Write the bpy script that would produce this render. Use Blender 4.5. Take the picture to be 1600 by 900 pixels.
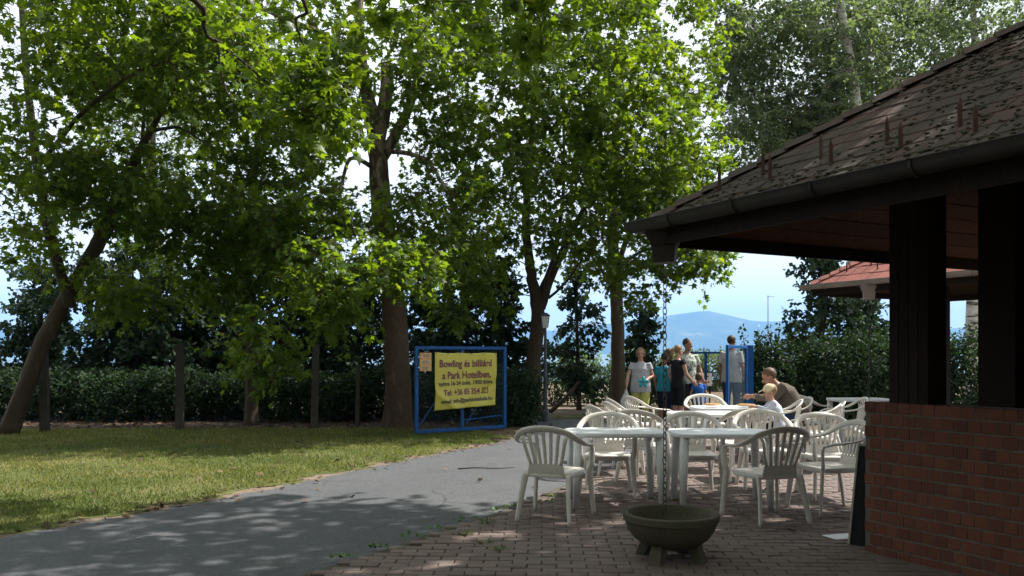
import bpy, bmesh, math, random
import numpy as np
from mathutils import Vector, Matrix
R = math.radians
random.seed(7); rng = np.random.default_rng(7)
for o in list(bpy.data.objects): bpy.data.objects.remove(o)
scene = bpy.context.scene
COL = scene.collection

# ------------------------------------------------------------------ camera
F = 1330.0; HY = 553.0; EYE = 1.48          # focal length in photo pixels, horizon row, eye height
cam_d = bpy.data.cameras.new('camera'); cam = bpy.data.objects.new('camera', cam_d); COL.objects.link(cam)
cam.location = (0, 0, EYE); cam.rotation_euler = (R(90), 0, 0)
cam_d.sensor_width = 36; cam_d.lens = 36 * F / 1600; cam_d.shift_y = (HY - 450) / 1600
cam_d.clip_start = .1; cam_d.clip_end = 30000
scene.camera = cam
# ------------------------------------------------------------------ sky, sun, exposure
SUN = Vector((.58, .24, .78)).normalized()
world = bpy.data.worlds.new('World'); scene.world = world; world.use_nodes = True
nt = world.node_tree; nt.nodes.clear()
sky = nt.nodes.new('ShaderNodeTexSky'); sky.sky_type = 'NISHITA'; sky.sun_disc = False
sky.sun_elevation = math.asin(SUN.z); sky.sun_rotation = math.atan2(SUN.x, SUN.y)
sky.air_density = 1.0; sky.dust_density = 1.5; sky.ozone_density = 1.0
bg = nt.nodes.new('ShaderNodeBackground'); bg.inputs[1].default_value = .07
bgc = nt.nodes.new('ShaderNodeBackground'); bgc.inputs[0].default_value = (.95, .98, 1, 1); bgc.inputs[1].default_value = .80
tc = nt.nodes.new('ShaderNodeTexCoord'); nz = nt.nodes.new('ShaderNodeTexNoise')
nz.inputs['Scale'].default_value = 2.2; nz.inputs['Detail'].default_value = 7; nz.inputs['Roughness'].default_value = .55
mpn = nt.nodes.new('ShaderNodeMapping'); mpn.inputs['Scale'].default_value = (1, 1, 2.6)
rmp = nt.nodes.new('ShaderNodeMapRange'); rmp.inputs[1].default_value = .34; rmp.inputs[2].default_value = .58
rmp.inputs[3].default_value = .88; rmp.inputs[4].default_value = .95
mx = nt.nodes.new('ShaderNodeMixShader'); wo = nt.nodes.new('ShaderNodeOutputWorld')
L = nt.links.new
L(tc.outputs['Generated'], mpn.inputs[0]); L(mpn.outputs[0], nz.inputs['Vector']); L(nz.outputs[0], rmp.inputs[0])
L(sky.outputs[0], bg.inputs[0]); L(rmp.outputs[0], mx.inputs[0]); L(bg.outputs[0], mx.inputs[1]); L(bgc.outputs[0], mx.inputs[2]); L(mx.outputs[0], wo.inputs[0])
sun_d = bpy.data.lights.new('sun', 'SUN'); sun_d.energy = 5.0; sun_d.angle = R(.53); sun_d.color = (1, .965, .90)
sun = bpy.data.objects.new('sun', sun_d); COL.objects.link(sun)
sun.rotation_euler = SUN.to_track_quat('Z', 'Y').to_euler(); sun.location = (5, 10, 30)
vs = scene.view_settings
scene.display_settings.display_device = 'sRGB'
vs.view_transform = 'Standard'; vs.look = 'None'; vs.gamma = 1; vs.use_curve_mapping = False; vs.exposure = 1.05
scene.render.engine = 'CYCLES'
cy = scene.cycles
cy.max_bounces = 8; cy.diffuse_bounces = 5; cy.glossy_bounces = 2; cy.transmission_bounces = 3; cy.transparent_max_bounces = 6; cy.volume_bounces = 0
cy.caustics_reflective = False; cy.caustics_refractive = False

# ================================================================== helpers
def P(px, py, Y):
    return Vector(((px - 800) * Y / F, Y, EYE + (HY - py) * Y / F))
def G(px, py):
    Y = F * EYE / (py - HY); return Vector(((px - 800) * Y / F, Y, 0))
def link(o, parent=None):
    COL.objects.link(o)
    if parent: o.parent = parent
    return o
def empty(name, loc=(0, 0, 0), rz=0, label=None, cat=None, group=None, parent=None):
    o = bpy.data.objects.new(name, None); link(o, parent); o.location = loc; o.rotation_euler = (0, 0, rz); o.empty_display_size = .1
    if label: tag(o, label, cat, group)
    return o
def tag(o, label=None, cat=None, group=None, kind=None):
    if label: o['label'] = label
    if cat: o['category'] = cat
    if group: o['group'] = group
    if kind: o['kind'] = kind
    return o
def copy_tree(o, parent=None):
    c = o.copy(); COL.objects.link(c); c.parent = parent
    for ch in o.children: copy_tree(ch, c)
    return c
def np_mesh(name, v, f, mats, smooth=False, midx=None, attr=None):
    """v (n,3) array, f (m,k) array of equal-size faces"""
    me = bpy.data.meshes.new(name); v = np.ascontiguousarray(v, dtype=np.float32); f = np.ascontiguousarray(f, dtype=np.int32)
    m, k = f.shape
    me.vertices.add(len(v)); me.vertices.foreach_set('co', v.ravel())
    me.loops.add(m * k); me.loops.foreach_set('vertex_index', f.ravel())
    me.polygons.add(m); me.polygons.foreach_set('loop_start', np.arange(0, m * k, k, dtype=np.int32))
    me.polygons.foreach_set('loop_total', np.full(m, k, dtype=np.int32))
    if smooth: me.polygons.foreach_set('use_smooth', np.ones(m, dtype=bool))
    if attr is not None:
        a = me.attributes.new('var', 'FLOAT', 'POINT'); a.data.foreach_set('value', np.ascontiguousarray(attr, dtype=np.float32))
    for q in (mats if isinstance(mats, (list, tuple)) else [mats]): me.materials.append(q)
    me.update(calc_edges=True)
    return me
def add_obj(name, me, parent=None):
    return link(bpy.data.objects.new(name, me), parent)

def catmull(pts, n=6):
    p = [np.array(q, float) for q in pts]
    if len(p) < 3: return [p[0] + (p[-1] - p[0]) * t for t in np.linspace(0, 1, n + 1)]
    q = [2 * p[0] - p[1]] + p + [2 * p[-1] - p[-2]]; out = []
    for i in range(1, len(q) - 2):
        for j in range(n):
            t = j / n; a, b, c, d = q[i - 1:i + 3]
            out.append(.5 * ((2 * b) + (c - a) * t + (2 * a - 5 * b + 4 * c - d) * t * t + (3 * b - a - 3 * c + d) * t ** 3))
    out.append(p[-1]); return out
def unit(a):
    a = np.array(a, float); return a / (np.linalg.norm(a) + 1e-9)

class MB:
    def __init__(s): s.v = []; s.f = []; s.m = []
    def add(s, vs, fs, mi=0):
        b = len(s.v); s.v += [tuple(map(float, q)) for q in vs]; s.f += [tuple(b + i for i in q) for q in fs]; s.m += [mi] * len(fs); return s
    def box(s, c, size, rz=0, mi=0, axes=None, bev=0):
        c = np.array(c, float); sx, sy, sz = [q / 2 for q in size]
        if axes is None:
            ca, sa = math.cos(rz), math.sin(rz); axes = (np.array((ca, sa, 0)), np.array((-sa, ca, 0)), np.array((0, 0, 1.)))
        X, Y, Z = [np.array(q, float) for q in axes]
        if bev <= 0:
            vs = [c + X * sx * i + Y * sy * j + Z * sz * k for k in (-1, 1) for i, j in ((-1, -1), (1, -1), (1, 1), (-1, 1))]
            return s.add(vs, [(3, 2, 1, 0), (4, 5, 6, 7), (0, 1, 5, 4), (1, 2, 6, 5), (2, 3, 7, 6), (3, 0, 4, 7)], mi)
        vs = []
        for k, ins in ((-1, bev), (-1 + bev / sz, 0), (1 - bev / sz, 0), (1, bev)):
            for i, j in ((-1, -1), (1, -1), (1, 1), (-1, 1)):
                vs.append(c + X * (sx - ins) * i + Y * (sy - ins) * j + Z * sz * k)
        fs = [(3, 2, 1, 0), (12, 13, 14, 15)]
        for r in range(3):
            for q in range(4): fs.append((r * 4 + q, r * 4 + (q + 1) % 4, r * 4 + 4 + (q + 1) % 4, r * 4 + 4 + q))
        return s.add(vs, fs, mi)
    def loft(s, rings, mi=0, cap=True, closed=True):
        n = len(rings[0]); vs = [q for r in rings for q in r]; fs = []
        for i in range(len(rings) - 1):
            for j in range(n if closed else n - 1):
                a, b = i * n + j, i * n + (j + 1) % n; fs.append((a, b, b + n, a + n))
        if cap and closed:
            fs.append(tuple(range(n - 1, -1, -1))); fs.append(tuple(range((len(rings) - 1) * n, len(rings) * n)))
        return s.add(vs, fs, mi)
    def tube(s, pts, rad, n=6, mi=0, side=None, ry=None, cap=True, power=1.0):
        p = [np.array(q, float) for q in pts]
        if not hasattr(rad, '__len__'): rad = [rad] * len(p)
        if ry is None: ry = rad
        elif not hasattr(ry, '__len__'): ry = [ry] * len(p)
        rings = []; prev = None
        for i, q in enumerate(p):
            t = unit(p[min(i + 1, len(p) - 1)] - p[max(i - 1, 0)])
            if side is not None:
                sd = np.array(side[i] if hasattr(side[0], '__len__') else side, float)
            elif prev is not None: sd = prev
            else: sd = np.array((1., 0, 0)) if abs(t[0]) < .8 else np.array((0, 1., 0))
            sd = unit(sd - t * sd.dot(t)); prev = sd; up = np.cross(t, sd)
            ring = []
            for k in range(n):
                a = 2 * math.pi * (k + .5) / n; ca, sa = math.cos(a), math.sin(a)
                if power != 1.0: ca = math.copysign(abs(ca) ** power, ca); sa = math.copysign(abs(sa) ** power, sa)
                ring.append(q + sd * rad[i] * ca + up * ry[i] * sa)
            rings.append(ring)
        return s.loft(rings, mi, cap)
    def lathe(s, prof, n=24, c=(0, 0, 0), mi=0):
        rings = [[(c[0] + r * math.cos(2 * math.pi * k / n), c[1] + r * math.sin(2 * math.pi * k / n), c[2] + z) for k in range(n)] for r, z in prof]
        return s.loft(rings, mi, True)
    def ell(s, c, r, n=12, m=8, mi=0, rot=None):
        rings = []
        for i in range(1, m):
            th = math.pi * i / m
            ring = []
            for k in range(n):
                ph = 2 * math.pi * k / n
                q = Vector((r[0] * math.sin(th) * math.cos(ph), r[1] * math.sin(th) * math.sin(ph), -r[2] * math.cos(th)))
                if rot is not None: q = rot @ q
                ring.append((c[0] + q.x, c[1] + q.y, c[2] + q.z))
            rings.append(ring)
        b = Vector((0, 0, -r[2])); t = Vector((0, 0, r[2]))
        if rot is not None: b = rot @ b; t = rot @ t
        n0 = len(s.v); s.loft(rings, mi, False)
        s.v += [(c[0] + b.x, c[1] + b.y, c[2] + b.z), (c[0] + t.x, c[1] + t.y, c[2] + t.z)]
        ib, it = len(s.v) - 2, len(s.v) - 1; last = n0 + (m - 2) * n
        for k in range(n):
            s.f.append((ib, n0 + (k + 1) % n, n0 + k)); s.f.append((it, last + k, last + (k + 1) % n)); s.m += [mi, mi]
        return s
    def mesh(s, name, mats, smooth=False):
        me = bpy.data.meshes.new(name); me.from_pydata(s.v, [], s.f)
        for q in (mats if isinstance(mats, (list, tuple)) else [mats]): me.materials.append(q)
        if any(s.m): me.polygons.foreach_set('material_index', s.m)
        if smooth:
            me.polygons.foreach_set('use_smooth', [True] * len(me.polygons))
            if smooth != 'all': me.set_sharp_from_angle(angle=R(42))
        me.update(); return me
    def build(s, name, mats, parent=None, smooth=False):
        return add_obj(name, s.mesh(name, mats, smooth), parent)

# ------------------------------------------------------------------ materials
def lin(c): return tuple(((q / 255) / 12.92 if q / 255 <= .04045 else ((q / 255 + .055) / 1.055) ** 2.4) for q in c)
class NT:
    def __init__(s, name):
        s.m = bpy.data.materials.new(name); s.m.use_nodes = True; s.t = s.m.node_tree; s.t.nodes.clear()
        s.out = s.n('ShaderNodeOutputMaterial')
    def n(s, typ, **kw):
        q = s.t.nodes.new(typ)
        for k, v in kw.items():
            if k in q.inputs.keys() if isinstance(k, str) else False: q.inputs[k].default_value = v
            else: setattr(q, k, v)
        return q
    def l(s, a, b): s.t.links.new(a, b)
    def coord(s, kind='Object'):
        return s.n('ShaderNodeTexCoord').outputs[kind] if kind != 'World' else s.n('ShaderNodeNewGeometry').outputs['Position']
    def noise(s, co, scale, detail=4, rough=.55, dist=0):
        q = s.n('ShaderNodeTexNoise'); q.inputs['Scale'].default_value = scale; q.inputs['Detail'].default_value = detail
        q.inputs['Roughness'].default_value = rough; q.inputs['Distortion'].default_value = dist
        if co is not None: s.l(co, q.inputs['Vector'])
        return q.outputs[0]
    def ramp(s, fac, stops):
        q = s.n('ShaderNodeValToRGB'); e = q.color_ramp.elements
        while len(e) < len(stops): e.new(.5)
        for el, (p, c) in zip(e, stops): el.position = p; el.color = (*c, 1) if len(c) == 3 else c
        s.l(fac, q.inputs[0]); return q.outputs[0]
    def mix(s, fac, a, b, mode='MIX'):
        q = s.n('ShaderNodeMix'); q.data_type = 'RGBA'; q.blend_type = mode
        for sock, v in ((q.inputs[0], fac), (q.inputs[6], a), (q.inputs[7], b)):
            if isinstance(v, (int, float)): sock.default_value = v
            elif isinstance(v, tuple): sock.default_value = (*v, 1) if len(v) == 3 else v
            else: s.l(v, sock)
        return q.outputs[2]
    def math(s, op, a, b=0.0):
        q = s.n('ShaderNodeMath'); q.operation = op
        for sock, v in ((q.inputs[0], a), (q.inputs[1], b)):
            if isinstance(v, (int, float)): sock.default_value = v
            else: s.l(v, sock)
        return q.outputs[0]
    def bump(s, h, strength=.3, dist=.01):
        q = s.n('ShaderNodeBump'); q.inputs['Strength'].default_value = strength; q.inputs['Distance'].default_value = dist
        s.l(h, q.inputs['Height']); return q.outputs[0]
    def pbsdf(s, col, rough=.6, normal=None, metal=0, spec=.4):
        q = s.n('ShaderNodeBsdfPrincipled')
        if isinstance(col, tuple): q.inputs['Base Color'].default_value = (*col[:3], 1)
        else: s.l(col, q.inputs['Base Color'])
        if isinstance(rough, (int, float)): q.inputs['Roughness'].default_value = rough
        else: s.l(rough, q.inputs['Roughness'])
        q.inputs['Metallic'].default_value = metal; q.inputs['Specular IOR Level'].default_value = spec
        if normal is not None: s.l(normal, q.inputs['Normal'])
        return q.outputs[0]
    def done(s, sh): s.l(sh, s.out.inputs[0]); return s.m
def pm(name, c1, c2=None, scale=8, rough=.6, bump=.15, bscale=60, bdist=.004, coord='Object', metal=0, spec=.35, lo=.35, hi=.65):
    t = NT(name); co = t.coord(coord); c2 = c2 or tuple(q * .75 for q in c1)
    col = t.ramp(t.noise(co, scale, 5), [(lo, c1), (hi, c2)])
    nrm = t.bump(t.noise(co, bscale, 3), bump, bdist) if bump else None
    return t.done(t.pbsdf(col, rough, nrm, metal, spec))
def leaf_mat(name, dark, mid, light, trans=.45, tcol=None, rough=.45):
    t = NT(name); at = t.n('ShaderNodeAttribute', attribute_name='var')
    col = t.ramp(at.outputs['Fac'], [(0, dark), (.55, mid), (1, light)])
    p = t.pbsdf(col, rough, None, 0, .4)
    tr = t.n('ShaderNodeBsdfTranslucent'); tm = t.mix(1.0, col, tcol or (1.9, 1.75, .55), 'MULTIPLY'); t.l(tm, tr.inputs[0])
    m = t.n('ShaderNodeMixShader'); m.inputs[0].default_value = trans; t.l(p, m.inputs[1]); t.l(tr.outputs[0], m.inputs[2])
    return t.done(m.outputs[0])

# leaves: reflectances of real foliage; the light through them is the translucent share
M_plane = leaf_mat('plane_leaf', (.048, .092, .013), (.085, .146, .020), (.130, .190, .030), .60, (2.4, 2.12, .42))
M_birch = leaf_mat('birch_leaf', (.060, .092, .040), (.098, .138, .064), (.145, .185, .098), .52, (1.9, 1.9, 1.0), .7)
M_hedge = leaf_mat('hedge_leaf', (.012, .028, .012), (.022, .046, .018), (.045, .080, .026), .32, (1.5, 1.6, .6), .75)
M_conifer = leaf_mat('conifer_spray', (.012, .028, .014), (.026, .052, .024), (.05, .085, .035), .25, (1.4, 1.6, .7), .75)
M_grass = leaf_mat('grass_blade', (.065, .100, .022), (.160, .178, .050), (.380, .315, .150), .35, (1.5, 1.5, .6), .6)
M_weed = leaf_mat('weed_leaf', (.035, .085, .015), (.06, .13, .02), (.10, .17, .03), .35)
M_litter = leaf_mat('dead_leaf', (.035, .018, .010), (.085, .046, .024), (.21, .14, .075), .2, (1.3, 1, .7), .7)
def bark_mat(name, c1, c2, c3, scale=5, flaking=False):
    t = NT(name); co = t.coord('Object')
    mp = t.n('ShaderNodeMapping'); mp.inputs['Scale'].default_value = (1, 1, .45); t.l(co, mp.inputs[0])
    big = t.noise(mp.outputs[0], scale, 4, .6, .4); fine = t.noise(mp.outputs[0], scale * 9, 4, .65)
    col = t.ramp(big, [(.30, c1), (.48, c2), (.60, c2), (.66, c3)])
    col = t.mix(.35, col, t.ramp(fine, [(.3, tuple(q * .5 for q in c1)), (.7, c3)]))
    if flaking:      # plane bark peels to cream plates on the upper limbs
        sep = t.n('ShaderNodeSeparateXYZ'); t.l(co, sep.inputs[0]); pk = t.ramp(t.noise(mp.outputs[0], 6.5, 3, .5, .6), [(.46, (0, 0, 0)), (.52, (1, 1, 1))])
        k = t.mix(1.0, pk, t.ramp(t.math('MULTIPLY', sep.outputs[2], .12), [(.36, (0, 0, 0)), (.62, (.85, .85, .85))]), 'MULTIPLY')
        col = t.mix(k, col, t.ramp(fine, [(.3, (.22, .175, .115)), (.7, (.36, .31, .22))]))
    return t.done(t.pbsdf(col, .85, t.bump(fine, .9, .03), 0, .2))
M_bark = bark_mat('plane_bark', (.060, .038, .025), (.090, .060, .040), (.17, .125, .085), 4, True)
M_bark2 = bark_mat('dark_bark', (.045, .032, .022), (.075, .055, .038), (.13, .10, .07), 6)
def birch_bark():
    t = NT('birch_bark'); co = t.coord('Object'); mp = t.n('ShaderNodeMapping'); mp.inputs['Scale'].default_value = (1.2, 1.2, 6); t.l(co, mp.inputs[0])
    a = t.noise(mp.outputs[0], 2.0, 4, .6)
    col = t.ramp(a, [(.40, (.42, .40, .36)), (.56, (.30, .28, .25)), (.62, (.05, .045, .04))])
    return t.done(t.pbsdf(col, .75, t.bump(a, .3, .01), 0, .25))
M_birchbark = birch_bark()

# ================================================================== setting
def sheet(name, pts, z, mat, kind='structure', sub=0):
    bm = bmesh.new(); vs = [bm.verts.new((p[0], p[1], z)) for p in pts]; f = bm.faces.new(vs)
    if f.normal.z < 0: f.normal_flip()
    bm.normal_update()
    if bm.faces and list(bm.faces)[0].normal.z < 0: bmesh.ops.reverse_faces(bm, faces=bm.faces[:])
    me = bpy.data.meshes.new(name); bm.to_mesh(me); bm.free(); me.materials.append(mat)
    o = add_obj(name, me); o['kind'] = kind; return o
def smooth2(pts, n=6): return [tuple(q[:2]) for q in catmull([(p[0], p[1], 0) for p in pts], n)]

def ground_mat():
    t = NT('earth'); co = t.coord('World')
    a = t.noise(co, .9, 6, .6); b = t.noise(co, 14, 5, .65); c = t.noise(co, .35, 4)
    col = t.ramp(a, [(.35, (.11, .075, .048)), (.55, (.17, .125, .085)), (.7, (.21, .165, .115))])
    col = t.mix(t.ramp(c, [(.45, (0, 0, 0)), (.6, (.6, .6, .6))]), col, (.065, .085, .028))
    col = t.mix(.35, col, t.ramp(b, [(.35, (.05, .035, .022)), (.7, (.22, .17, .12))]))
    return t.done(t.pbsdf(col, .95, t.bump(b, .5, .02), 0, .1))
M_ground = ground_mat()
sheet('ground', [(-9000, -300), (9000, -300), (9000, 47), (-9000, 47)], 0, M_ground)

def asphalt():
    t = NT('asphalt'); co = t.coord('World')
    grit = t.noise(co, 190, 3, .7); mid = t.noise(co, 9, 5, .6); big = t.noise(co, .8, 5, .6)
    col = t.ramp(big, [(.35, (.050, .055, .064)), (.65, (.078, .083, .092))])
    col = t.mix(.42, col, t.ramp(grit, [(.33, (.03, .032, .036)), (.5, (.08, .082, .086)), (.68, (.19, .185, .18))]))
    col = t.mix(t.ramp(mid, [(.55, (0, 0, 0)), (.75, (.35, .35, .35))]), col, (.11, .10, .09))
    g2 = t.noise(co, 28, 5, .8); col = t.mix(.38, col, t.ramp(g2, [(.36, (.035, .037, .041)), (.5, (.085, .086, .089)), (.66, (.17, .165, .155))]))
    st2 = t.noise(co, 2.3, 6, .7); col = t.mix(t.ramp(st2, [(.52, (0, 0, 0)), (.72, (.55, .55, .55))]), col, (.050, .049, .048))
    vor = t.n('ShaderNodeTexVoronoi', feature='DISTANCE_TO_EDGE'); vor.inputs['Scale'].default_value = .55
    dn = t.n('ShaderNodeMix'); dn.data_type = 'RGBA'; dn.inputs[0].default_value = .12; t.l(co, dn.inputs[6])
    nn = t.n('ShaderNodeTexNoise'); nn.inputs['Scale'].default_value = 2.5; nn.inputs['Detail'].default_value = 6; t.l(co, nn.inputs['Vector']); t.l(nn.outputs[1], dn.inputs[7])
    t.l(dn.outputs[2], vor.inputs['Vector'])
    crack = t.ramp(vor.outputs['Distance'], [(0, (1, 1, 1)), (.006, (0, 0, 0))])
    crack = t.mix(1.0, crack, t.ramp(big, [(.5, (0, 0, 0)), (.6, (.8, .8, .8))]), 'MULTIPLY')
    col = t.mix(crack, col, (.02, .018, .016))
    return t.done(t.pbsdf(col, .82, t.bump(grit, .45, .006), 0, .3))
M_asphalt = asphalt()
road_L = [(-9.5, -2.5), (-6.4, 3.2), (-4.95, 5.5), (-3.72, 7.37), (-2.83, 8.86), (-1.70, 11.2), (-.95, 12.7), (-.10, 14.4), (.30, 16.0), (.45, 18.0), (.3, 19.2)]
road_R = [(-5.2, -2.5), (-2.5, 3.6), (-1.36, 5.67), (-.96, 6.37), (0, 8.13), (.49, 9.28), (1.30, 11.1), (2.2, 13.0), (3.3, 14.8), (4.0, 16.2), (4.3, 18.0), (4.4, 19.2)]
def ragged(pts, amp, seed):
    r = random.Random(seed); out = []
    for p in pts: out.append((p[0] + r.uniform(-amp, amp), p[1] + r.uniform(-amp, amp)))
    return out
RL = smooth2(road_L, 14); RR = smooth2(road_R, 8)
road = sheet('asphalt_road', ragged(RL, .07, 1) + ragged(RR, .02, 2)[::-1], .012, M_asphalt)
# dirt shoulder along the lawn side and beyond the gate
def dirt_mat():
    t = NT('dirt'); co = t.coord('World'); b = t.noise(co, 18, 5, .65); a = t.noise(co, 2.2, 5, .6)
    col = t.ramp(a, [(.35, (.12, .085, .058)), (.65, (.225, .175, .13))])
    col = t.mix(.4, col, t.ramp(b, [(.35, (.06, .042, .028)), (.68, (.29, .235, .18))]))
    return t.done(t.pbsdf(col, .95, t.bump(b, .6, .02), 0, .1))
M_dirt = dirt_mat()
sheet('dirt_shoulder', [(p[0] - .30 - .16 * math.sin(i * .9) - .1 * math.sin(i * 2.7), p[1] - .02) for i, p in enumerate(RL)] + [(p[0] + .06, p[1]) for p in RL][::-1], .006, M_dirt)
sheet('dirt_path', ragged([(-14, 20.9), (-6, 20.8), (0, 20.7), (6, 20.8), (16, 20.8), (16, 23.2), (6, 23.4), (0, 23.3), (-6, 23.2), (-14, 23.0)], .1, 4), .008, M_dirt)
def lawn_mat():
    t = NT('lawn_soil'); co = t.coord('World'); a = t.noise(co, .7, 5, .6); b = t.noise(co, 22, 5, .7)
    col = t.ramp(a, [(.35, (.060, .090, .024)), (.5, (.105, .120, .036)), (.66, (.215, .185, .085))])
    col = t.mix(.45, col, t.ramp(b, [(.35, (.035, .045, .014)), (.58, (.09, .10, .034)), (.70, (.26, .21, .12))]))
    return t.done(t.pbsdf(col, .95, t.bump(b, .7, .03), 0, .1))
M_lawn = lawn_mat()
lawn_poly = [(-30, -3)] + [(p[0] - .17 - .13 * math.sin(i * .9) - .09 * math.sin(i * 2.7 + 1), p[1]) for i, p in enumerate(RL) if p[1] < 15.2] + [(-.6, 16.2), (-2.2, 16.75), (-4, 16.8), (-8, 16.6), (-30, 16.6)]
sheet('lawn', ragged(lawn_poly[:1], 0, 1) + ragged(lawn_poly[1:], .06, 9), .010, M_lawn)
sheet('grass_strip', ragged([(.2, 19.3), (2, 19.4), (4.6, 19.3), (12, 19.3), (12, 20.6), (4, 20.5), (2, 20.6), (-3, 20.5), (-3, 19.6)], .08, 3), .010, M_lawn)

sheet('hedge_bed', ragged([(-18, 16.75), (-8, 16.7), (-4, 16.9), (-2.2, 16.9), (-.9, 16.5), (-.1, 16.7), (.1, 18.2), (-.1, 19.6), (-18, 21)], .06, 12), .007, pm('bed_soil', (.030, .021, .014), (.055, .038, .025), 6, .95, .6, 30, .02))
# ---- lake, far shore
def water_mat():
    t = NT('lake_water'); co = t.coord('World'); mp = t.n('ShaderNodeMapping'); mp.inputs['Scale'].default_value = (.5, 1.6, 1); t.l(co, mp.inputs[0])
    h = t.noise(mp.outputs[0], 1.2, 5, .6)
    return t.done(t.pbsdf((.04, .12, .19), .38, t.bump(h, .25, .08), 0, .35))
sheet('lake', [(-9000, 46), (9000, 46), (9000, 9500), (-9000, 9500)], -.5, water_mat())
MBk = MB(); MBk.add([(-9000, 46.95, .0), (9000, 46.95, .0), (9000, 48.5, -.9), (-9000, 48.5, -.9)], [(0, 1, 2, 3)])
bk = MBk.build('shore_bank', M_dirt); bk['kind'] = 'structure'
def hill_profile(px):
    xs = [-2000, -600, -100, 130, 300, 450, 600, 720, 800, 880, 940, 1000, 1050, 1100, 1150, 1190, 1230, 1300, 1400, 1500, 1700, 2200, 3600]
    ys = [530, 520, 505, 512, 506, 515, 520, 510, 515, 517, 507, 500, 496, 490.5, 499, 503, 501, 511, 518, 513, 522, 527, 540]
    return np.interp(px, xs, ys)
def make_hill():
    nx, ny = 240, 30; D = 6800
    pxs = np.linspace(-1500, 3100, nx); xs = (pxs - 800) * D / F
    H = (HY - hill_profile(pxs)) / F * D
    yy = np.linspace(0, 1, ny); v = []
    for j, q in enumerate(yy):
        prof = np.sin(min(1, q * 1.3) * math.pi / 2) ** 1.2 if q < .77 else np.cos((q - .77) / .23 * math.pi / 2)
        bumpy = 1 + .10 * np.sin(xs * .0041 + 3 * q) * np.sin(xs * .0013 + 9 * q) * (1 - abs(q - .77))
        for i in range(nx): v.append((xs[i], 5400 + q * 1820, max(-3, H[i] * prof * (bumpy[i] if q < .7 else 1)) - (2 if q == 0 else 0)))
    f = [(j * nx + i, j * nx + i + 1, (j + 1) * nx + i + 1, (j + 1) * nx + i) for j in range(ny - 1) for i in range(nx - 1)]
    t = NT('wooded_hill'); co = t.coord('World'); a = t.noise(co, .004, 6, .65); b = t.noise(co, .03, 5, .7)
    col = t.ramp(a, [(.4, (.03, .055, .02)), (.58, (.06, .09, .03)), (.66, (.16, .15, .08))])
    m = t.done(t.pbsdf(col, .95, t.bump(b, 1, 12), 0, .05))
    o = add_obj('hill', np_mesh('hill', np.array(v), np.array(f), m, True)); o['kind'] = 'structure'
make_hill()
M_white = pm('white_render', (.78, .77, .74), (.68, .67, .64), 3, .8, 0)
M_tile = pm('red_tile', (.35, .10, .06), (.26, .075, .05), 3, .8, 0)
HL = ['largest pale house halfway up the far hill', 'smaller pale house beside the largest one on the far hill', 'shore house seen left of the printed-shirt man', 'shore house just right of the printed-shirt man\'s head', 'shore house above the back fence, third from the chain', 'shore house above the back fence near its middle post', 'lone house high on the hill right of the tall man', 'shore house beside the tall man\'s head', 'shore house behind the hanging chain', 'shore house between street lamp and pale plane, left one', 'shore house between street lamp and pale plane, right one', 'shore house glimpsed above the yellow banner', 'shore house glimpsed left of the big plane trunk', 'shore house glimpsed above the right hedge']
for i, (px, py, w) in enumerate([(1115, 526, 34), (1122, 524, 24), (1060, 539, 30), (1072, 541, 22), (1080, 539, 26), (1090, 541, 20), (1186, 508, 18), (1140, 541, 22), (1020, 540, 24), (905, 540, 22), (930, 542, 26), (690, 541, 28), (560, 540, 24), (1235, 541, 22)]):
    Y = 5600 + (HY - py) * 12; p = P(px, py, Y); e = empty('village_house', p, .2 * i)
    MB().box((0, 0, -4), (w, w * .6, 22)).build('wall', M_white, e)
    h = w * .22; rf = MB(); rf.add([(-w * .53, -w * .34, 7), (w * .53, -w * .34, 7), (w * .53, w * .34, 7), (-w * .53, w * .34, 7), (-w * .5, 0, 7 + h), (w * .5, 0, 7 + h)], [(0, 1, 5, 4), (2, 3, 4, 5), (1, 2, 5), (3, 0, 4), (3, 2, 1, 0)]); rf.build('roof', M_tile, e)
    tag(e, HL[i], 'house', 'houses on the far shore')

# ---- brick patio: pavers as real pieces
def paver_mat():
    t = NT('clay_paver'); co = t.coord('World'); oi = t.n('ShaderNodeObjectInfo'); ge = t.n('ShaderNodeNewGeometry')
    rnd = t.math('FRACT', t.math('ADD', oi.outputs['Random'], ge.outputs['Random Per Island']))
    col = t.ramp(rnd, [(0, (.105, .078, .068)), (.4, (.138, .102, .088)), (.75, (.165, .126, .110)), (1, (.122, .098, .088))])
    d = t.noise(co, 1.3, 5, .6); g = t.noise(co, 120, 4, .65)
    col = t.mix(t.ramp(d, [(.45, (0, 0, 0)), (.65, (.5, .5, .5))]), col, (.115, .10, .088))
    col = t.mix(.3, col, t.ramp(g, [(.35, (.07, .052, .045)), (.68, (.27, .21, .19))]))
    return t.done(t.pbsdf(col, .85, t.bump(g, .5, .004), 0, .25))
M_paver = paver_mat()
M_joint = pm('joint_sand', (.055, .046, .036), (.085, .072, .05), 9, .95, .4, 80)
patio_edge = [p for p in RR if p[1] < 15.2]
patio_poly = [(patio_edge[0][0] + .02, patio_edge[0][1])] + [(p[0] + .0, p[1]) for p in patio_edge[1:]] + [(9.5, 15.4), (9.5, -2.5)]
patio = sheet('brick_patio', patio_poly, .016, M_joint)
def edge_x(y): return float(np.interp(y, [p[1] for p in patio_edge], [p[0] for p in patio_edge]))
paver_me = MB().box((0, 0, -.024), (.196, .096, .06), bev=.006).mesh('paver_brick', M_paver)
TH = R(-2.0); ct, st = math.cos(TH), math.sin(TH); cells = []
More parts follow.
